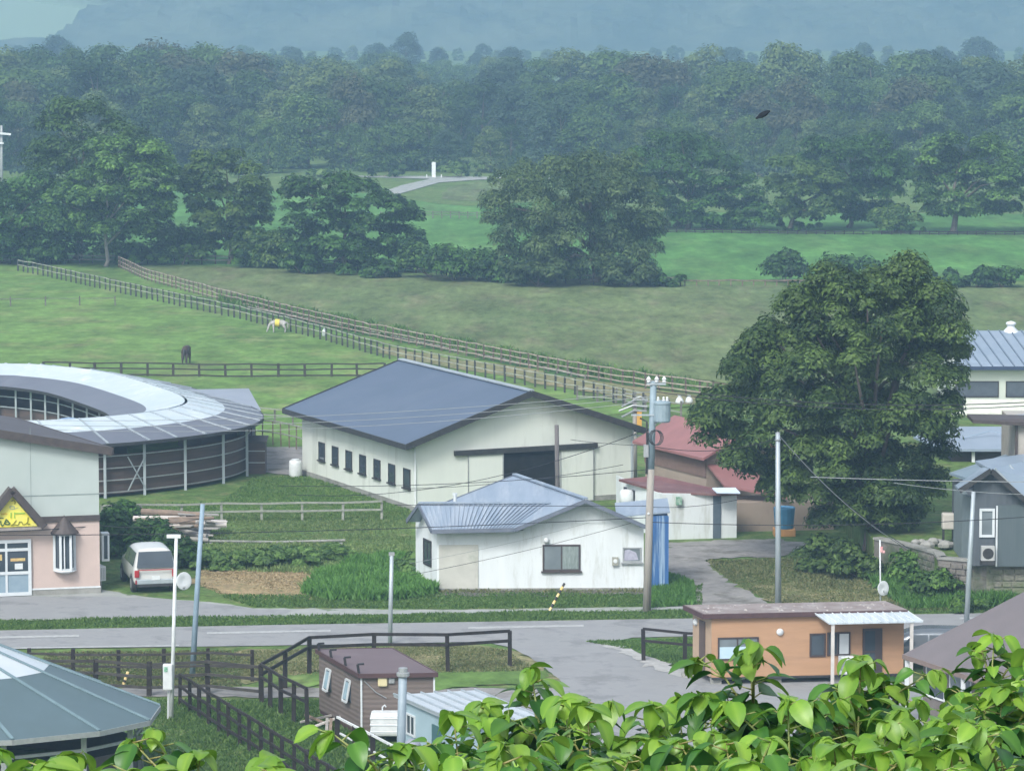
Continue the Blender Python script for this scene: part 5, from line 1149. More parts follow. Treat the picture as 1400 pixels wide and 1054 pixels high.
wire('upper service wire crossing the front wall of the white house', PY(806, 714, 150.7), PY(560, 770, 144), .1, .008, WM2)
wire('lower service wire crossing the front wall of the white house', PY(865, 714, 150.7), PY(560, 786, 143), .12, .01, WM)
wire('cable hanging before the barn doorway', A(.5) + Vector((-1, 3, .9)), PY(560, 668, 165), .2, .012)
TMW = CONC
pr_ = thing('pale_pipe', 'long pale pipe lying on the grass behind the straw patch', 'pipe', G(278, 743))
MB().tube([G(278, 743) + Vector((0, 0, .12)), G(380, 744) + Vector((0, 0, .1)), G(472, 742) + Vector((0, 0, .12))], .06, 8).build('pipe_run', _M['concrete'], pr_)
for px in (285, 380, 465): MB().box(G(px, 744) + Vector((0, 0, .03)), (.3, .2, .08)).build('support_block', TMW, pr_)

# ================================================================ TIMBER PILE
rt = random.Random(12); TM = [pm('timber_grey', (.36, .34, .31), (.26, .25, .23), scale=3, rough=.9, stretch=(.4, 3, 3)), pm('timber_brown', (.26, .19, .14), (.18, .14, .11), scale=3, rough=.9), pm('timber_pale', (.6, .56, .52), (.48, .45, .42), scale=3, rough=.85)]
pc_ = G(245, 742); k = 0
for i in range(34):
    z = .12 + (i // 7) * .2; y = pc_.y + rt.uniform(-.5, 3.0); x = pc_.x + rt.uniform(-1.2, 1.0); l = rt.uniform(1.4, 2.9); a = rt.gauss(0, .22); r = rt.uniform(.07, .15)
    d = Vector((math.cos(a), math.sin(a), rt.gauss(0, .05))); c = Vector((x, y, z + rt.uniform(0, .12)))
    ki = rt.choice([0, 0, 1, 2]); m = MB()
    if i % 3: m.tube([c - d * l / 2, c, c + d * l / 2], [r, r * 1.05, r * .85], 8)
    else: m.bar(c - d * l / 2, c + d * l / 2, r * 2.6, .05)
    o = m.build('timber_log' if i % 3 else 'timber_plank', TM[ki], origin=c)
    nm = ('grey', 'brown', 'bleached')[ki]; kd = 'log' if i % 3 else 'plank'
    tag(o, 'weathered %s %s in the timber pile behind the white van' % (nm, kd), kd, '%s %ss of the timber pile' % (nm, kd))
for i in range(3):
    c = G(200 + i * 6, 728 + i * 5) + Vector((0, 0, .35)); m = MB()
    prof = [(.16, -.1), (.3, -.1), (.33, 0), (.3, .1), (.16, .1), (.16, -.1)]
    o = m.lathe(c, prof, 16, axis=(rt.uniform(-.4, .4), -1, rt.uniform(-.1, .8))).build('old_tyre', pm('rubber', (.03, .03, .032), (.05, .05, .05), rough=.85), origin=c, smooth=False)
    tag(o, ['upright old tyre leaning on the left end of the timber pile', 'second old tyre from the left at the timber pile', 'lowest old tyre at the left end of the timber pile'][i], 'tyre', 'old tyres at the timber pile')

# ================================================================ VEHICLES
RUB = _M['rubber']
def car(name, label, cat, loc, hd, Lc, Wc, Hc, paint, style='van'):
    """hd = heading angle of +x (front); origin at rear centre on ground"""
    t = thing(name, label, cat, (0, 0, 0)); hw = Wc / 2
    belt = Hc * .56
    st = [(0.0, 1.0, 1.0), (.35, 1.0, 1.0), (Lc * .35, 1.0, 1.02), (Lc * .6, 1.0, 1.0)] if style == 'van' else [(0, 1.0, .96), (.5, 1.0, 1.0), (Lc * .4, 1.0, 1.02), (Lc * .55, 1.0, .99)]
    rings = []
    def ring(s, w, top, sh=0.0, beltz=belt, rw=.8):
        z0 = .32
        pts = [(.80, z0), (.97, z0 + .08), (1.0, belt * .62), (.985, beltz), (rw + .04, beltz + (top - beltz) * .55), (rw - .04, top - .06), (rw * .55, top - .005), (0, top)]
        xs_ = [0, 0, 0, 0, .5, .85, 1, 1]
        R_ = [(s + sh * k_, a * w * hw, z) for (a, z), k_ in zip(pts, xs_)]
        return R_ + [(x, -y, z) for x, y, z in R_[-2::-1]]
    rings.append(ring(.02, .94, Hc - .02, .22)); rings.append(ring(.1, .99, Hc, .25))
    rings.append(ring(.6, 1, Hc)); rings.append(ring(Lc * .36, 1, Hc * 1.01)); rings.append(ring(Lc * .58, 1, Hc, .0)); rings.append(ring(Lc * .72, 1, belt + .2 * Hc, .0, rw=.84)); rings.append(ring(Lc * .8, .99, belt + .09, .0, rw=.9)); rings.append(ring(Lc * .95, .93, belt, 0, beltz=belt - .06, rw=.85)); rings.append(ring(Lc, .84, belt - .12, 0, beltz=belt - .2, rw=.8))
    n = len(rings[0]); v = [p for r in rings for p in r]; fc_ = []
    for i in range(len(rings) - 1):
        for j in range(n - 1): a = i * n + j; fc_.append([a, a + 1, a + 1 + n, a + n])
        fc_.append([i * n + n - 1, i * n, i * n + n, i * n + 2 * n - 1])
    fc_.append(list(range(n))); fc_.append([(len(rings) - 1) * n + j for j in range(n)])
    o = MB().add(v, fc_).build('body', paint, t, smooth=True); md = o.modifiers.new('s', 'SUBSURF'); md.levels = md.render_levels = 1
    rw = .8; top = Hc
    # rear glass follows the sloping tailgate
    zb_, zt_ = belt + .04, Hc - .12
    gl = [(.08, -.86 * hw, zb_), (.08, .86 * hw, zb_), (.24, .74 * hw, zt_), (.24, -.74 * hw, zt_)]
    MB().prism([Vector(p) + Vector((-.085, 0, 0)) for p in gl], (.03, 0, 0)).build('rear_window', GLASS, t)
    for sgn in (1, -1):
        def sp(x, z): 
            f_ = (z - belt) / (top - belt); w = .985 + (rw - .04 - .985) * min(1, f_ * 1.05)
            return Vector((x, sgn * (w * hw + .012), z))
        for xa, xb, xc, xd in ((.42, Lc * .2, Lc * .2, .5), (Lc * .215, Lc * .42, Lc * .42, Lc * .215), (Lc * .435, Lc * .655, Lc * .575, Lc * .435)):
            MB().prism([sp(xa, belt + .06), sp(xb, belt + .06), sp(xc, top - .2), sp(xd, top - .2)], (0, -sgn * .02, 0)).build('side_window', GLASS, t)
        for xw in (Lc * .17, Lc * .81):
            c = Vector((xw, sgn * (hw - .1), .34)); w_o = MB().lathe(c, [(0, -.1), (.34, -.1), (.35, 0), (.34, .12), (0, .12)], 20, axis=(0, sgn, 0)).build('wheel', RUB, t)
            MB().lathe(c, [(0, .13), (.2, .125), (.22, .1)], 14, axis=(0, sgn, 0)).build('rim', GREYT, w_o)
            MB().lathe(c, [(.37, -.05), (.42, -.05), (.42, .1), (.37, .1)], 20, axis=(0, sgn, 0)).build('wheel_arch', BLACKT, t)
        MB().box((-.02, sgn * hw * .86, belt - .2), (.08, .2, .3)).build('tail_light', pm('tail_red', (.4, .03, .03), (.25, .02, .03), rough=.3), t, bevel=.02)
        MB().box((-.02, sgn * hw * .9, .5), (.06, .06, .16)).build('reflector', _M['tail_red'], t)
    MB().box((.0, 0, .5), (.1, Wc * .86, .2)).build('bumper', GALV, t, bevel=.03)
    MB().box((.05, 0, .35), (.2, Wc * .84, .12)).build('underbody', BLACKT, t)
    MB().box((-.055, 0, .66), (.02, .34, .17)).build('number_plate', WPAINT, t)
    MB().box((-.05, 0, belt - .04), (.02, Wc * .82, .04)).build('tailgate_strip', pm('strip_red', (.45, .1, .1), rough=.3), t)
    t.location = loc; t.rotation_euler = (0, 0, hd); return t
PW = pm('car_white', (.56, .57, .55), (.52, .53, .51), scale=.5, rough=.25)
vp = G(213, 811); car('white_van', 'white minivan parked nose-in beside the shop', 'minivan', vp, R(104), 4.5, 1.82, 1.86, PW)
sc_ = G(1262, 893); car('silver_car', 'silver car half hidden behind the grey-brown roof at right', 'car', Vector((17.2, 133.6, 0)), R(176), 4.2, 1.7, 1.5, pm('car_silver', (.16, .18, .2), (.14, .16, .18), rough=.25, metal=.4), 'car')

# ================================================================ CABINS
ORG_ = pm('orange_board', (.42, .25, .145), (.37, .22, .125), scale=1.2, rough=.75, stretch=(.4, 1, 3), c3=(.33, .2, .12), s3=.9, t3=(.5, .7))
OL_ = G(973, 926, .3); oR = G(1235, 920, .3); ou = (oR - OL_).normalized(); of_ = Fac((OL_.x, OL_.y, .3), ou, Vector((ou.y, -ou.x, 0)))
oc = thing('orange_cabin', 'long orange-brown site cabin with white awning and flat roof', 'cabin', (OL_.x, OL_.y, 0))
ow = (oR - OL_).length; obk = Vector((-.34, .94, 0)) * 1.75; Hc_ = 2.2
MB().prism([of_.pt(0, 0), of_.pt(ow, 0), of_.pt(ow, 0) + obk, of_.pt(0, 0) + obk], (0, 0, Hc_)).build('wall', ORG_, oc)
od = Fac(of_.pt(0, 0), obk, Vector((-.96, -.28, 0)))
m = MB(); od.box(m, .02, 1.73, .02, Hc_ - .02, .002, .02); m.build('end_panel', pm('end_panel_tan', (.4, .29, .2), (.36, .26, .18), rough=.75), oc)
m = MB(); od.box(m, .55, 1.05, .1, 1.95, .022, .06); m.build('end_door', pm('door_brown', (.1, .07, .06), rough=.6), oc)
MAR2 = pm('maroon_edge', (.06, .03, .032), (.085, .045, .045), rough=.6); RFT = pm('roof_felt', (.28, .25, .24), (.2, .16, .15), scale=2, rough=.9, c3=(.42, .4, .38), s3=1.5)
MB().prism([of_.pt(-.3, Hc_ + .08, .12), of_.pt(ow + .1, Hc_ + .08, .12), of_.pt(ow + .1, Hc_ + .1, 0) + obk * 1.02, of_.pt(-.3, Hc_ + .1, 0) + obk * 1.02], (0, 0, .07)).build('roof', RFT, oc)
m = MB(); m.bar(of_.pt(-.32, Hc_ + .06, .15), of_.pt(ow + .12, Hc_ + .06, .15), .06, .17).bar(of_.pt(-.34, Hc_ + .06, .15), of_.pt(-.34, Hc_ + .08, 0) + obk * 1.02, .06, .17); m.build('roof_edge', MAR2, oc)
rr2 = random.Random(8); m = MB()
for i in range(46): m.lathe(of_.pt(rr2.uniform(-.2, ow), Hc_ + .14, 0) + obk * rr2.uniform(0, .9), [(0, -.02), (rr2.uniform(.03, .12), .0), (.03, rr2.uniform(.02, .05)), (0, .05)], 6)
m.build('roof_debris', pm('debris_pale', (.45, .42, .4), (.3, .27, .26), scale=8, rough=.9), oc)
oz = lambda y: (925 - y) / 37.4 - .28; ox = lambda px: (px - 973) / 37.45
def owin(a, b_, y1, y0, mull, gm=GLASSM, **kw): return window(of_, oc, ox(a), ox(b_), oz(y0), oz(y1), pm('frame_bronze', (.06, .045, .045), rough=.5), gm, mull=mull, fw=.06, **kw)
w1 = owin(981, 1037, 860, 891, (.48,))
m = MB(); of_.box(m, ox(983), ox(1007), oz(889), oz(873), .03, .036); of_.box(m, ox(1010), ox(1034), oz(889), oz(873), .03, .036); m.build('blind', pm('blind_pale', (.4, .55, .65), (.45, .58, .66), rough=.6), w1)
owin(1107, 1129, 857, 889, (), GLASS); w2 = owin(1131, 1163, 856, 888, (.45,), GLASS)
m = MB(); of_.box(m, ox(1148), ox(1162), oz(886), oz(858), .032, .045); m.build('open_sash', AL, w2)
m = MB(); of_.box(m, ox(1180), ox(1207), -.02, oz(852), .004, .05); o = m.build('glass_door', _M['frame_bronze'], oc)
m = MB(); of_.box(m, ox(1183), ox(1197), oz(882), oz(855), .052, .06); of_.box(m, ox(1183), ox(1197), .1, oz(885), .052, .06); m.build('pane', GLASS, o)
m = MB(); of_.box(m, ox(973), ox(1235), -.08, .0, .0, .03); m.build('base_trim', BLACKT, oc)
for px, py in ((1066, 854),): MB().lathe(of_.pt(ox(px), oz(py), .0), [(.13, .02), (.13, .06), (.1, .1), (0, .12)], 18, axis=of_.n).build('round_lamp', WPAINT, oc, smooth=True)
MB().lathe(od.pt(1.4, 1.8, .02), [(.13, .0), (.13, .06), (.1, .1), (0, .12)], 18, axis=od.n).build('round_lamp', WPAINT, oc, smooth=True)
m = MB(); aw_ = pm('awning_sheet', (.36, .42, .45), (.5, .56, .6), scale=1, rough=.35, stretch=(6, .5, 1))
m.slab([of_.pt(ox(1112), Hc_ + .1, .1), of_.pt(ox(1240), Hc_ + .1, .1), of_.pt(ox(1254), Hc_ - .12, 1.1), of_.pt(ox(1125), Hc_ - .12, 1.1)], .04); m.build('awning', aw_, oc)
m = MB()
for k in range(12):
    t = k / 11; m.bar(of_.pt(ox(1112), Hc_ + .12, .1).lerp(of_.pt(ox(1240), Hc_ + .12, .1), t), of_.pt(ox(1125), Hc_ - .1, 1.1).lerp(of_.pt(ox(1254), Hc_ - .1, 1.1), t), .03, .03)
m.each('awning_rib', AL, oc)
for px in (1131, 1239): MB().bar(of_.pt(ox(px), -.3, 1.0), of_.pt(ox(px), Hc_ - .12, 1.0), .12).build('awning_post', pm('post_pale', (.55, .53, .5), rough=.7), oc)
acu = of_.pt(ox(1155), oz(915), .3); a3 = thing('air_conditioner_unit', 'white outdoor unit on the wall of the orange cabin under the open window', 'air conditioner', acu)
MB().box(acu + Vector((0, 0, .42)), (.55, .3, .66)).build('casing', WPAINT, a3, bevel=.04)
MB().lathe(acu + Vector((-.05, -.16, .42)), [(0, .01), (.2, .012), (.22, 0)], 14, axis=(0, -1, 0)).build('fan_grille', GREYT, a3)
for i in range(4): MB().box(of_.pt(.2 + i * ow / 3.2, -.16, -.3), (.4, .4, .26)).build('foundation_block', CONC, oc)
st = thing('concrete_steps', 'stack of grey slab steps at the left corner of the orange cabin', 'steps', G(950, 926))
for k, (w, z) in enumerate(((1.1, .09), (.8, .2))): MB().box(G(952 + k * 5, 924 - k * 2) + Vector((0, 0, z - .03)), (w, .8, .12)).build('slab', CONC, st, bevel=.01)
for i, (px, py) in enumerate(((975, 930), (984, 931), (992, 929))):
    o = MB().box(G(px, py) + Vector((0, 0, .12)), (.3, .22, .24)).build('concrete_block', CONC, origin=G(px, py), bevel=.01); tag(o, 'loose concrete block lying under the front left edge of the orange cabin', 'block', 'concrete blocks under the orange cabin')

# brown cabin
BC = pm('brown_cabin_wall', (.15, .12, .105), (.13, .105, .095), scale=1, rough=.75, ribs=('Z', 6, .008), c3=(.18, .15, .135), s3=.5)
q1 = Vector((-5.05, 120.5, .2)); q2 = Vector((-2.6, 120.7, .2)); bu = (q2 - q1).normalized(); fbn = Fac(q1, bu, Vector((bu.y, -bu.x, 0))); bcv = Vector((-1.62, 4.1, 0)); bwid = (q2 - q1).length
bcb = thing('brown_cabin', 'small dark brown cabin with reddish sloping roof and two propped side windows', 'cabin', (q1.x, q1.y, 0))
MB().prism([fbn.pt(0, 0), fbn.pt(bwid, 0), fbn.pt(bwid, 1.97), fbn.pt(0, 1.97)], bcv).build('wall', BC, bcb)
up_ = Vector((0, 0, 1))
rf4 = [fbn.pt(-.08, 2.04, .12), fbn.pt(bwid + .1, 2.04, .12), fbn.pt(bwid + .1, 2.1) + bcv * 1.02, fbn.pt(-.08, 2.1) + bcv * 1.02]
MB().slab(rf4, .06).build('roof', pm('roof_dusty_red', (.135, .1, .108), (.12, .088, .096), scale=1, rough=.7, c3=(.16, .125, .13), s3=.5), bcb)
m = MB()
for i in range(4): a, b_ = rf4[i], rf4[(i + 1) % 4]; m.bar(a + Vector((0, 0, -.06)), b_ + Vector((0, 0, -.06)), .05, .15)
m.build('roof_edge', MAR2, bcb)
m = MB()
for x_ in (.01, bwid - .01): m.bar(fbn.pt(x_, 0, .02), fbn.pt(x_, 2.0, .02), .06)
m.each('corner_trim', AL, bcb)
fbs = Fac(q1, bcv, Vector((-bcv.y, bcv.x, 0)))
if fbs.n.x > 0: fbs.n = -fbs.n
for s in (1.25, 3.3):
    m = MB(); fbs.box(m, s - .22, s + .22, .85, 1.6, .003, .02); o = m.build('window', GLASS, bcb)
    m = MB(); a = [fbs.pt(s - .22, 1.6, .03), fbs.pt(s + .22, 1.6, .03), fbs.pt(s + .22, .88, .17), fbs.pt(s - .22, .88, .17)]
    for i in range(4): m.bar(a[i], a[(i + 1) % 4], .055)
    m.build('propped_sash', AL, o); MB().prism([a[0].lerp(a[2], .1), a[1].lerp(a[3], .1), a[2].lerp(a[0], .1), a[3].lerp(a[1], .1)], fbs.n * .01).build('sash_pane', pm('sash_glass', (.3, .42, .48), rough=.1), o)
for s in (.05, 1.4, 2.9, 4.2): MB().bar(fbs.pt(s, 1.95, .04), fbs.pt(s, 2.35, .1), .07).bar(fbs.pt(s, 2.35, .1), fbs.pt(s, 2.35, -.12), .06).build('gutter_hook', BLACKT, bcb)
m = MB(); fbn.box(m, .56, .88, 1.6, 1.95, .003, .1); m.build('yellow_lamp', pm('lamp_cream', (.68, .6, .36), rough=.4), bcb, bevel=.04)
m = MB(); fbn.box(m, .92, 1.12, 1.7, 1.88, .003, .08); m.build('vent_cover', GREYT, bcb, bevel=.02)
MB().tube([fbn.pt(.12, 1.9, .05), fbn.pt(.35, 1.96, .05), fbn.pt(.9, 1.97, .05)], .02, 6).tube([fbn.pt(.1, 1.8, .05), fbn.pt(.5, 1.4, .06), fbn.pt(.85, 1.2, .05)], .018, 6).build('cable', GREYT, bcb)
MB().tube([fbn.pt(.7, .6, .3), fbn.pt(.7, .95, .3), fbn.pt(.78, 1.02, .3), fbn.pt(.82, .95, .3)], .025, 6).build('tap', AL, bcb)
for dx in (.2, bwid - .3):
    for k in (.05, .5, .95): MB().box(fbn.pt(dx, -.17, -.2) + bcv * k, (.25, .25, .33)).build('foundation_block', CONC, bcb)
MB().prism([fbn.pt(0, -.12, -.02), fbn.pt(bwid, -.12, -.02), fbn.pt(bwid, -.0, -.02), fbn.pt(0, -.0, -.02)], bcv * .98).build('chassis', MAR2, bcb)
wq = fbn.pt(.85, -.35, .45); wtk = thing('water_tank', 'white ribbed water tank on a rack against the brown cabin', 'water tank', wq)
m = MB(); m.box(wq + Vector((0, 0, .78)), (1.1, .7, .78)); m.build('tank_body', WPAINT, wtk, bevel=.09)
m = MB()
for z in (.55, .78, 1.0): m.box(wq + Vector((0, 0, z)), (1.13, .73, .06))
m.build('rib', AL, wtk, bevel=.02)
for dx in (-.5, .5):
    for dy in (-.3, .3): MB().bar(wq + Vector((dx, dy, 0)), wq + Vector((dx, dy, .4)), .07).build('leg', AL, wtk)
dbr = G(440, 1003); 
for i in range(5):
    c = G(432 + i * 5, 990 + i * 3) + Vector((0, 0, .2)); a = rt.uniform(0, 3); d = Vector((math.cos(a), math.sin(a), rt.uniform(-.1, .5))) * .6
    o = MB().bar(c - d, c + d, .1, .06).build('scrap_board', TM[i % 3], origin=c); tag(o, 'scrap board lying in the grass at the left corner of the brown cabin', 'board', 'scrap boards beside the brown cabin')
# pale blue shed
s1, s2 = PY(547, 953, 116.4), PY(626, 990, 112.3); H1 = s1.z; pr2 = Vector((.9, .41, 0)).normalized()
pb = thing('pale_blue_shed', 'pale blue shed with white ribbed roof behind the leafy stems', 'shed', (s2.x, s2.y, 0))
PB = pm('pale_blue_wall', (.32, .43, .48), (.28, .38, .43), scale=1, rough=.7, c3=(.38, .48, .52), s3=.5)
s1.z = s2.z = (s1.z + s2.z) / 2
fp = [Vector((s1.x, s1.y, 0)), Vector((s2.x, s2.y, 0)), Vector((s2.x, s2.y, 0)) + pr2 * 2.6, Vector((s1.x, s1.y, 0)) + pr2 * 2.6]
MB().prism(fp, (0, 0, s1.z)).build('wall', PB, pb)
dd_ = (s2 - s1).normalized(); lift = Vector((0, 0, .3))
R4 = [s1 - dd_ * .25 - pr2 * .12 + Vector((0, 0, .08)), s2 + dd_ * .3 - pr2 * .12 + Vector((0, 0, .08)), s2 + dd_ * .3 + pr2 * 2.75 + Vector((0, 0, .0)), s1 - dd_ * .25 + pr2 * 2.75 + Vector((0, 0, .0))]
WR = pm('white_sheet_roof', (.46, .5, .54), (.4, .45, .49), scale=1, rough=.4, c3=(.45, .42, .38), s3=1.2, t3=(.6, .75))
MB().slab(R4, .07).build('roof', WR, pb)
m = MB()
for i in range(7): t = i / 6; m.bar(R4[0].lerp(R4[3], t) + Vector((0, 0, .03)), R4[1].lerp(R4[2], t) + Vector((0, 0, .03)), .05, .06)
m.each('roof_seam', GALV, pb)
fsd = Fac((s1.x, s1.y, 0), (s2 - s1), (s2 - s1).cross(Vector((0, 0, 1)))); 
if fsd.n.x > 0: fsd.n = -fsd.n
window(fsd, pb, .55, 1.25, 1.15, 1.85, AL, GLASS, mull=(.5,), fw=.06)
m = MB(); fsd.box(m, 2.6, 3.3, 0, 1.85, .003, .04); m.build('door', pm('shed_door_teal', (.06, .14, .15), rough=.6), pb)

# ---------------------------------------------------------------- round pen, lower left
rc0 = Vector((-19.0, 117.2, 0)); Rr_ = 8.35; apz, epz = 5.05, 2.6
rp_ = thing('round_pen', 'round pen with grey-green cone roof, white panels near its peak', 'round pen', rc0)
RIM = [(-11.0, 114.3), (-11.1, 112.0), (-12.45, 110.4), (-14.9, 109.1), (-17.6, 108.7), (-20.6, 109.2), (-23.6, 110.8), (-25.8, 113.6), (-25.6, 117), (-23.2, 119.6), (-19.8, 120.6), (-16.2, 120.1), (-13.3, 118.2)]
NS = len(RIM); APX = PY(-135, 832, 115.0); rc0 = Vector((APX.x, 115, 0)); apz = APX.z
RIM = [PY(700 + 5000 * a / b, -20 + 5000 * 22.5 / b, b) for a, b in RIM]; epz = RIM[0].z
def rpp(k, r, z=None):
    q = RIM[k % NS].copy(); p = APX.lerp(q, r / Rr_)
    if z is not None: p.z = z
    return p
TEAL = pm('roof_grey_teal', (.085, .13, .15), (.075, .115, .13), scale=.6, rough=.55, c3=(.1, .15, .165), s3=.3)
m1 = MB(); m2 = MB(); m3 = MB(); m4 = MB()
for k in range(NS):
    m1.slab([rpp(k, 4.8), rpp(k, Rr_), rpp(k + 1, Rr_), rpp(k + 1, 4.8)], .07)
    m2.slab([rpp(k, .3), rpp(k, 4.79), rpp(k + 1, 4.79), rpp(k + 1, .3)], .06)
    m3.bar(rpp(k, .3) + Vector((0, 0, .03)), rpp(k, Rr_) + Vector((0, 0, .03)), .11, .04)
    m4.bar(rpp(k, Rr_) + Vector((0, 0, -.08)), rpp(k + 1, Rr_) + Vector((0, 0, -.08)), .06, .16)
m1.build('metal_roof', TEAL, rp_); m2.build('clear_roof', pm('white_panel', (.5, .54, .58), (.44, .5, .54), scale=.8, rough=.35), rp_); m3.each('roof_seam', pm('seam_teal', (.17, .25, .28), rough=.5), rp_); m4.build('eave_trim', GREYT, rp_)
MB().lathe(rc0, [(0, apz + .1), (.4, apz - .02), (.4, apz - .12)], 16).build('peak_cap', GALV, rp_)
for k in range(NS):
    MB().bar(rpp(k, 7.7, 0), rpp(k, 7.7, epz + .1), .16).build('post', GREYT, rp_)
for z in (2.25, 1.7):
    m = MB()
    for k in range(NS): m.bar(rpp(k, 7.75, z), rpp(k + 1, 7.75, z), .06, .1)
    m.build('rail', GREYT, rp_)
m = MB()
for k in range(NS): m.prism([rpp(k, 7.6, 0), rpp(k + 1, 7.6, 0), rpp(k + 1, 7.55, 0), rpp(k, 7.55, 0)], (0, 0, 1.35))
m.build('board_wall', DKBR, rp_)
m = MB()
for k in range(0, NS, 3): m.bar(rpp(k, 7.8, .3), rpp(k + 1, 7.8, 2.3), .05)
m.each('brace', GREYT, rp_)

# ---------------------------------------------------------------- grey-brown hip roof, lower right
T0 = PY(1235, 894, 123.5); e_ = Vector((3.4, -7.6, 0)); pw_ = Vector((7.6, 3.4, 0))
hr = thing('hip_roof_building', 'building with plain grey-brown hip roof at the lower right corner', 'building', (T0.x + 4, T0.y - 2, 0))
c1, c2_, c3_, c4_ = T0, T0 + e_ * 1.05, T0 + e_ * 1.05 + pw_ * 1.8, T0 + pw_ * 1.8
ap1 = PY(1500, 757, 122.0); ap2 = ap1 + pw_ * .6
RGB_ = pm('roof_grey_brown', (.15, .13, .135), (.13, .115, .12), scale=.8, rough=.7, c3=(.17, .155, .155), s3=.35)
for P_ in ([c1, c2_, ap1], [c2_, c3_, ap2, ap1], [c3_, c4_, ap2], [c4_, c1, ap1, ap2]): MB().slab(P_, .08).build('roof_slope', RGB_, hr)
MB().bar(c1 + Vector((0, 0, -.08)), c2_ + Vector((0, 0, -.08)), .08, .16).bar(c1 + Vector((0, 0, -.08)), c4_ + Vector((0, 0, -.08)), .08, .16).build('eave_board', pm('eave_brown', (.2, .15, .13), rough=.7), hr)
ins = e_.normalized() * .5 + pw_.normalized() * .5
w1_, w2_, w3_, w4_ = c1 + ins, c2_ + Vector((-.6, .3, 0)), c3_ - ins, c4_ + Vector((0, -.8, 0))
w2_ = c2_ - e_.normalized() * .5 + pw_.normalized() * .5; w4_ = c4_ + e_.normalized() * .5 - pw_.normalized() * .5
MB().prism([flat(w1_), flat(w2_), flat(w3_), flat(w4_)], (0, 0, T0.z - .12)).build('wall', pm('wall_brown_grey', (.13, .11, .1), (.17, .15, .135), rough=.8), hr)
fw3 = Fac(flat(w1_), e_, (-.91, -.41, 0))
m = MB()
window(fw3, hr, .25, 1.5, 1.0, 2.1, WPAINT, GLASS, fw=.06); window(fw3, hr, 1.8, 3.2, 1.0, 2.1, WPAINT, GLASSM, fw=.06); window(fw3, hr, 4.0, 5.2, 1.0, 2.1, WPAINT, GLASS, fw=.06)
MB().bar(flat(c1) + Vector((.12, -.1, 0)), c1 + Vector((.12, -.1, -.1)), .14).bar(flat(c1) + e_ * .45 + Vector((.1, 0, 0)), c1 + e_ * .45 + Vector((.1, 0, -.1)), .14).build('post', AL, hr)

# ================================================================ ANIMALS
def skin_body(name, pts, edges, mat, parent=None, sub=1):
    """one continuous skinned body: pts (x,y,z,rx,ry)"""
    me = bpy.data.meshes.new(name); me.from_pydata([p[:3] for p in pts], edges, []); me.update()
    o = bpy.data.objects.new(name, me); col.objects.link(o)
    s = o.modifiers.new('skin', 'SKIN'); s.use_smooth_shade = True
    for v, p in zip(me.skin_vertices[0].data, pts): v.radius = (p[3], p[4] if len(p) > 4 else p[3]); 
    me.skin_vertices[0].data[0].use_root = True
    d = o.modifiers.new('sub', 'SUBSURF'); d.levels = d.render_levels = sub
    dg = bpy.context.evaluated_depsgraph_get(); m2 = bpy.data.meshes.new_from_object(o.evaluated_get(dg)); bpy.data.objects.remove(o)
    o = bpy.data.objects.new(name, m2); col.objects.link(o); m2.materials.clear(); m2.materials.append(mat)
    if parent: o.parent = parent
    return o
def pony(label, loc, hd, coat, mane, graze=True, s=1.0, extra=None, wy=1.0):
    t = thing('pony', label, 'pony', (0, 0, 0))
    V = [(-.1, 0, .86, .29, .31), (-.5, 0, .9, .28, .3), (-.66, 0, .84, .19, .2), (.3, 0, .87, .28, .3), (.52, 0, .92, .18, .2),
         (.72, 0, .88 if graze else 1.12, .12, .15), (.88, 0, .62 if graze else 1.3, .09, .11), (.98, 0, .36 if graze else 1.36, .09, .1), (1.06, 0, .16 if graze else 1.24, .055, .06), (1.1, 0, .06 if graze else 1.14, .05, .05)]
    E = [(0, 1), (1, 2), (0, 3), (3, 4), (4, 5), (5, 6), (6, 7), (7, 8), (8, 9)]
    for sg_ in (1, -1):
        k = len(V)      # front leg
        V += [(.44, .15 * sg_, .66, .12, .12), (.45, .15 * sg_, .4, .075, .075), (.45, .15 * sg_, .12, .05, .05), (.48, .15 * sg_, .02, .065, .065)]; E += [(4, k), (k, k + 1), (k + 1, k + 2), (k + 2, k + 3)]
        k = len(V)      # hind leg: stifle forward, hock back
        V += [(-.46, .16 * sg_, .66, .16, .17), (-.64, .16 * sg_, .42, .08, .085), (-.6, .16 * sg_, .12, .055, .055), (-.56, .16 * sg_, .02, .065, .065)]; E += [(1, k), (k, k + 1), (k + 1, k + 2), (k + 2, k + 3)]
        k = len(V); h = V[7]; V += [(h[0] - .08, .05 * sg_, h[2] + .1, .025, .02), (h[0] - .1, .06 * sg_, h[2] + .17, .01, .01)]; E += [(7, k), (k, k + 1)]
    skin_body('body', V, E, coat, t)
    m = MB(); m.tube([(-.72, 0, .98), (-.84, 0, .8), (-.84, 0, .5), (-.8, 0, .3)], [.05, .07, .06, .015], 8); m.build('tail', mane, t, smooth=True)
    z5 = V[5][2]; m = MB(); m.tube([(.5, 0, 1.1), (V[5][0] - .02, 0, z5 + .16), (V[6][0] + .0, 0, V[6][2] + .12), (V[7][0] - .02, 0, V[7][2] + .1)], [.03, .05, .045, .02], 8); m.build('mane', mane, t, smooth=True)
    if extra: 
        m = MB(); m.lathe((.1, 0, .9), [(.33, -.2), (.345, -.16), (.345, .16), (.33, .2)], 16, axis=(1, 0, 0)); m.build('girth_cloth', extra, t)
    t.location = loc; t.rotation_euler = (0, 0, hd); t.scale = (s, s * wy, s); return t
pony('dark brown pony grazing alone on the open paddock, seen from behind', G(255, 498), R(84), pm('coat_dark', (.06, .035, .028), (.045, .03, .025), rough=.7), BLACKT, s=1.1, wy=.8)
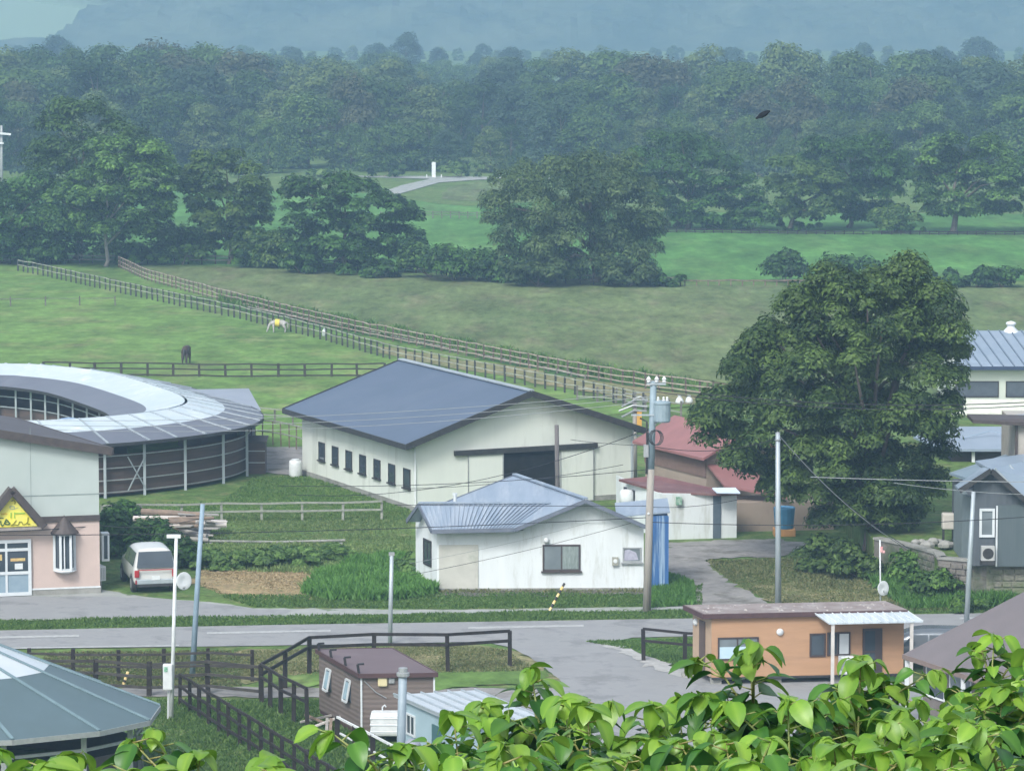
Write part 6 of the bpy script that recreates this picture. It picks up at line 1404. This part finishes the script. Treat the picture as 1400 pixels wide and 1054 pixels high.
pony('pale grey pony with a yellow cloth grazing by the track fence', G(381, 455), R(178), pm('coat_grey', (.42, .4, .38), (.3, .29, .28), scale=3, rough=.8), pm('mane_grey', (.3, .29, .28), rough=.9), s=.8, extra=pm('cloth_yellow', (.72, .58, .1), rough=.8))
wb = thing('white_sack', 'white sack hung on the track fence right of the grey pony', 'sack', G(443.5, 465))
MB().lathe(G(443.5, 465) + Vector((0, -.12, .28)), [(0, 0), (.13, .02), (.17, .2), (.13, .42), (.05, .52), (.08, .58), (0, .58)], 10).build('bag', WPAINT, wb, smooth=True)
for i, (px, py, s, lb2) in enumerate(((929, 553, .72, 'left white sack of the pair heaped on the grass behind the red-roofed barn'), (942, 552, .66, 'right white sack of the pair heaped on the grass behind the red-roofed barn'))):
    p = G(px, py); t = thing('feed_sack', lb2, 'sack', p, 'white sacks behind the red-roofed barn')
    MB().lathe(p, [(0, 0), (.3 * s, .02), (.36 * s, .25 * s), (.26 * s, .5 * s), (.08, .68 * s), (.12, .78 * s), (0, .78 * s)], 12).build('sack_body', WPAINT, t, smooth=True)
    MB().lathe(p + Vector((0, 0, .66 * s)), [(.09, 0), (.1, .03), (.09, .05)], 10).build('tie', BLACKT, t)
# crow
cr_ = PY(1043, 157, 122); cw = thing('bird', 'black bird gliding before the hazy forest', 'bird', cr_)
V = [(0, 0, 0, .1, .1), (.12, 0, .03, .085, .085), (.2, 0, .06, .055, .055), (.27, 0, .055, .015, .015), (-.13, 0, -.04, .07, .06), (-.27, 0, -.09, .05, .012)]
FEA = pm('feather_black', (.008, .008, .01), (.012, .012, .014), rough=.8, spec=.1)
skin_body('body', V, [(0, 1), (1, 2), (2, 3), (0, 4), (4, 5)], FEA, cw)
for sg_ in (1, -1): MB().prism([(.1, .03 * sg_, .03), (.12, .25 * sg_, .1), (.04, .42 * sg_, .06), (-.04, .4 * sg_, .05), (-.08, .2 * sg_, .07), (-.09, .03 * sg_, .02)], (0, 0, .03)).build('wing', FEA, cw)
cw.rotation_euler = (R(28), R(-14), R(12))

# ================================================================ GRASS
def region_pts(poly, n, rng, z=0):
    P = [G(*p) for p in poly]; xs_ = [p.x for p in P]; ys_ = [p.y for p in P]; q = [(p.x, p.y) for p in P]; out = []
    while len(out) < n:
        X_ = rng.uniform(min(xs_), max(xs_), n); Y_ = rng.uniform(min(ys_), max(ys_), n)
        for a, b_ in zip(X_, Y_):
            if inpoly(a, b_, q): out.append((a, b_))
            if len(out) >= n: break
    return np.array(out)
def tufts(name, poly, n, h, mat, seed, w=.03, label=None, clump=.0):
    rng = np.random.default_rng(seed); P = region_pts(poly, n, rng)
    d = vnoise(P[:, 0] * .8, P[:, 1] * .8, seed); P = P[d > clump]; n = len(P)
    H = h * rng.uniform(.4, 1.3, n) * (.5 + vnoise(P[:, 0] * .6, P[:, 1] * .6, seed + 3)); 
    C = np.stack([P[:, 0], P[:, 1], H / 2], 1); U = np.stack([rng.normal(0, .25, n) * H, rng.normal(0, .25, n) * H, H / 2], 1)
    a = rng.uniform(0, 3.14, n); V_ = np.stack([np.cos(a), np.sin(a), np.zeros(n)], 1) * (w * rng.uniform(.6, 1.6, n))[:, None]
    me = quads_mesh(name, C, U, V_, np.clip(rng.normal(.5, .25, n), 0, 1), mat); o = bpy.data.objects.new(name, me); col.objects.link(o)
    tag(o, label or 'rough grass growing on the ground', 'grass', kind='stuff'); return o
GL = leafmat('blade_green', (.055, .125, .033), (.18, .29, .075), trans=.5); GLY = leafmat('blade_mixed', (.08, .13, .045), (.26, .25, .12), trans=.4); GLB = leafmat('blade_bright', (.07, .17, .035), (.16, .34, .07), trans=.45); GLS = leafmat('blade_straw', (.2, .16, .08), (.42, .33, .2), trans=.1)
GLM = leafmat('blade_soft', (.1, .18, .055), (.26, .33, .12), trans=.45)
tufts('rough_grass', [(-100, 850), (500, 841), (950, 834), (1400, 826), (1400, 836), (950, 845), (640, 850), (0, 861), (-100, 864)], 26000, .11, GL, 1, label='strip of grass between the footway and the road')
tufts('rough_grass', [(300, 815), (590, 812), (890, 812), (960, 800), (960, 828), (620, 833), (345, 830)], 16000, .1, GL, 2, label='short grass in front of the white house')
tufts('rough_grass', [(600, 803), (740, 804), (885, 803), (885, 811), (600, 812)], 2200, .12, GLY, 22, w=.03, label='weeds along the foot of the white house wall')
tufts('tall_grass', [(412, 812), (440, 790), (500, 768), (545, 760), (580, 785), (600, 812), (540, 822), (450, 822)], 16000, .45, GLB, 3, w=.045, label='mound of tall bright grass left of the white house')
tufts('tall_grass', [(250, 745), (560, 745), (575, 775), (430, 785), (270, 780)], 14000, .18, GLM, 4, w=.035, label='tall grass on the plot behind the straw patch')
tufts('rough_grass', [(330, 890), (640, 884), (690, 890), (740, 918), (600, 921), (330, 925)], 22000, .08, GLY, 5, label='mixed grass on the bank below the road')
tufts('rough_grass', [(60, 893), (330, 890), (330, 938), (60, 938)], 14000, .08, GLY, 6, label='mixed grass between the lower left fences')
tufts('rough_grass', [(200, 960), (430, 957), (520, 1000), (560, 1080), (300, 1120), (180, 1060)], 30000, .14, GL, 7, label='grass on the lower lawn below the long fence')
tufts('rough_grass', [(800, 878), (1000, 873), (1000, 922), (955, 922), (905, 905), (868, 890)], 16000, .11, GL, 8, label='dark grass left of the orange cabin')
tufts('rough_grass', [(965, 768), (1130, 762), (1330, 820), (1330, 836), (1075, 834), (1000, 796)], 26000, .1, GLY, 9, label='half dry grass under the big tree')
tufts('rough_grass', [(1190, 800), (1330, 806), (1400, 830), (1240, 834)], 9000, .4, GLB, 10, w=.045, label='tall bright weeds along the stone wall')
tufts('straw', [(275, 780), (430, 782), (425, 818), (300, 812), (262, 795)], 8000, .06, GLS, 11, label='cut straw lying on the patch beside the van')
tufts('rough_grass', [(140, 700), (560, 700), (565, 748), (140, 760)], 22000, .09, GLM, 12, w=.03, label='overgrown grass around the timber pile')
tufts('rough_grass', [(140, 690), (300, 688), (345, 655), (425, 650), (560, 695), (560, 712), (140, 712)], 20000, .1, GL, 13, w=.03, label='dark grass left of the cream barn')
tufts('rough_grass', [(915, 785), (948, 798), (952, 828), (890, 832), (890, 808)], 5000, .2, GLB, 14, label='bright grass right of the blue shed')
tufts('ditch_weeds', [(300, 404), (500, 446), (640, 474), (820, 508), (960, 528), (960, 535), (820, 518), (640, 484), (480, 454), (300, 414)], 14000, .5, GL, 17, w=.08, label='dark weeds along the meadow fence')

# ================================================================ FOREGROUND STEMS
LK = []
for nm, d, l in (('leaf_knot_young', (.095, .24, .024), (.25, .42, .055)), ('leaf_knot_mid', (.035, .13, .018), (.11, .27, .04)), ('leaf_knot_old', (.012, .06, .016), (.04, .14, .03))):
    LK.append(leafmat(nm, d, l, trans=.38, rough=.38, spec=.45))
def leaf_geo(p, d, up, L, fold, curl, rng):
    """one broad pointed leaf: returns 7x5 grid"""
    d = d.normalized(); s = d.cross(up).normalized(); n = s.cross(d)
    prof = [0.0, .62, .92, 1.0, .86, .5, .0]; ts = [0, .07, .22, .42, .66, .88, 1.04]; W = L * .37; vs = []
    wv = rng.uniform(-.06, .06)
    for t, w in zip(ts, prof):
        cen_ = p + d * (L * t) + n * (-curl * L * t * t); dd = 0
        back_ = .1 * L if t == 0 else (.03 * L if t < .1 else 0)
        for k in (-1, -.5, 0, .5, 1):
            a = abs(k); v = cen_ + s * (W * w * k) + n * (fold * W * w * a - .1 * W * a * a + wv * L * math.sin(t * 9 + k * 2) * .35 * a)
            if t <= .07 and k != 0: v = v - d * back_ * a
            vs.append(tuple(v))
    fs_ = [[i * 5 + j, i * 5 + j + 1, i * 5 + j + 6, i * 5 + j + 5] for i in range(6) for j in range(4)]
    return vs, fs_
def knot_proto(seed, H=2.55, young=False):
    rng = random.Random(seed); t = thing('knotweed_stem', 'x', 'plant', (0, 0, 0))
    st_ = MB(); lv = [([], [], []), ([], [], []), ([], [], [])]
    bend = rng.uniform(-.1, .1), rng.uniform(-.1, .1)
    def axis(f): return Vector((bend[0] * f * f * 2, bend[1] * f * f * 2, H * f))
    st_.tube([axis(f) for f in (0, .3, .6, .8, .92, 1)], [.013, .012, .009, .006, .004, .002], 7)
    def put(p, d, L, age, curl=None):
        up = Vector((0, 0, 1)) + Vector((rng.gauss(0, .25), rng.gauss(0, .25), 0))
        v, f_ = leaf_geo(p, d, up, L, rng.uniform(.15, .55), curl if curl is not None else rng.uniform(.15, .5), rng)
        A_ = lv[age]; k = len(A_[0]); A_[0].extend(v); A_[1].extend([[k + i for i in q] for q in f_]); tt = rng.gauss(.42, .22); A_[2].extend([min(1.3, max(0, tt + (.45 if q % 5 == 2 else 0) + (.1 if q % 5 in (1, 3) else 0))) for q in range(len(v))])
    branches = [(None, .62, 1.0)]
    br = []
    for k in range(rng.randint(6, 8)):
        f0 = rng.uniform(.68, .92); a = rng.uniform(0, 6.28); l = rng.uniform(.16, .36); b0 = axis(f0)
        b1_ = b0 + Vector((math.cos(a) * l * .7, math.sin(a) * l * .7, l * .75)); mid = b0.lerp(b1_, .5) + Vector((0, 0, .04)); br.append((b0, mid, b1_)); st_.tube([b0, mid, b1_], [.006, .004, .002], 6)
    def leaves_along(fn, n, size0, top_age, f_lo=0., out=1.0):
        a = rng.uniform(0, 6.28)
        for i in range(n):
            f_ = f_lo + (1 - f_lo) * (i + .5) / n; p = fn(f_); a += 2.4 + rng.gauss(0, .3)
            rel = (i + .5) / n; age = top_age if rel > .86 else (1 if rel > .6 or rng.random() < .35 else 2)
            el = rng.uniform(-.55, .15) if rel < .8 else rng.uniform(-.9, -.1)
            d = Vector((math.cos(a), math.sin(a), el)); pe = Vector((math.cos(a), math.sin(a), .35)) * (.05 * out)
            st_.tube([p, p + pe], [.003, .002], 5); L = size0 * (1.2 - .5 * rel) * rng.uniform(.6, 1.3)
            put(p + pe, d, L, age)
    leaves_along(axis, 28, .11, 0, .6)
    for b0, mid, b1_ in br:
        leaves_along(lambda f_, b0=b0, mid=mid, b1_=b1_: b0.lerp(mid, f_ * 2) if f_ < .5 else mid.lerp(b1_, f_ * 2 - 1), 10, .1, 0, .1)
        for k in range(4):   # hanging cluster at the tip
            a = rng.uniform(0, 6.28); put(b1_, Vector((math.cos(a) * .7, math.sin(a) * .7, rng.uniform(-1.1, -.3))), rng.uniform(.06, .095), 0, .25)
    for k in range(5):
        a = k * 1.26 + rng.uniform(0, .5); put(axis(1), Vector((math.cos(a) * .8, math.sin(a) * .8, rng.uniform(-.9, .2))), rng.uniform(.06, .1), 0, .3)
    st_.build('stem', pm('stem_green', (.16, .24, .06), (.24, .2, .08), scale=8, rough=.5), t, smooth=True)
    for (v, f_, ti), mat, nm in zip(lv, LK, ('young_leaves', 'middle_leaves', 'old_leaves')):
        me = bpy.data.meshes.new(nm); me.from_pydata(v, [], f_); me.update(); at_ = me.attributes.new('tint', 'FLOAT', 'POINT'); at_.data.foreach_set('value', np.array(ti, dtype=np.float32)); me.shade_smooth(); me.materials.append(mat)
        o = bpy.data.objects.new(nm, me); col.objects.link(o); o.parent = t
    return t
KP = [knot_proto(100 + i) for i in range(7)]; kused = set(); KH = 2.55; rk2 = random.Random(77); NK = 0
def where(px):
    for lim, tx in ((160, 'at the far left of the bottom edge'), (330, 'left of the long fence end'), (520, 'in front of the brown cabin'), (640, 'in front of the pale blue shed'), (780, 'right of the pale blue shed'), (920, 'below the driveway'), (1010, 'left of the orange cabin gap'), (1130, 'below the cabin window'), (1240, 'below the white awning'), (1340, 'below the grey-brown roof tip'), (9999, 'at the right edge of the photo')):
        if px < lim: return tx
def knot(px, py, D, rowt):
    top = PY(px, py + 8, D); i = rk2.randrange(len(KP)); pr = KP[i]
    if i in kused: o = copy_tree(pr)
    else: o = pr; kused.add(i)
    s = rk2.uniform(.9, 1.12); o.scale = (s, s, s); o.location = (top.x, D, top.z - KH * s); o.rotation_euler = (rk2.gauss(0, .04), rk2.gauss(0, .04), rk2.uniform(0, 6.28))
    tag(o, 'broad-leaved green stem %s %s' % (rowt, where(px)), 'plant', 'leafy stems %s %s' % (rowt, where(px)))
env = [(560, 1040), (600, 992), (650, 968), (700, 950), (745, 938), (790, 940), (828, 908), (870, 950), (925, 948), (965, 972), (1000, 1005), (1030, 955), (1070, 880), (1110, 900), (1150, 905), (1190, 885), (1230, 930), (1275, 935), (1320, 868), (1352, 920), (1390, 892), (1450, 890)]
for px, py in env: knot(px + rk2.uniform(-6, 6), py + 4, rk2.uniform(11.6, 13.2), 'of the back row')
for px in range(575, 1450, 42):
    yy = min([(abs(px - a), b_) for a, b_ in env])[1]
    if 970 < px < 1020: continue
    knot(px + rk2.uniform(-12, 12), yy + rk2.uniform(52, 84), rk2.uniform(10.8, 12.2), 'of the middle row')
for px in range(560, 1460, 60): knot(px + rk2.uniform(-15, 15), 1024 + rk2.uniform(-14, 14), rk2.uniform(9.6, 10.5), 'of the front row')
for px, py in ((-10, 1030), (25, 1028), (60, 1034), (125, 1012), (160, 1030), (205, 1022), (245, 1032), (270, 1040), (290, 1036), (318, 1040), (345, 1032), (370, 1042), (100, 1040), (180, 1042), (40, 1042), (395, 1036), (440, 1038), (480, 1034), (520, 1042)): knot(px, py + 4, rk2.uniform(9.8, 11.5), 'of the low row')
for o in [p for i, p in enumerate(KP) if i not in kused] + [p[2] for p in protos if p[2].name not in used]:
    for c in list(o.children): bpy.data.objects.remove(c)
    bpy.data.objects.remove(o)
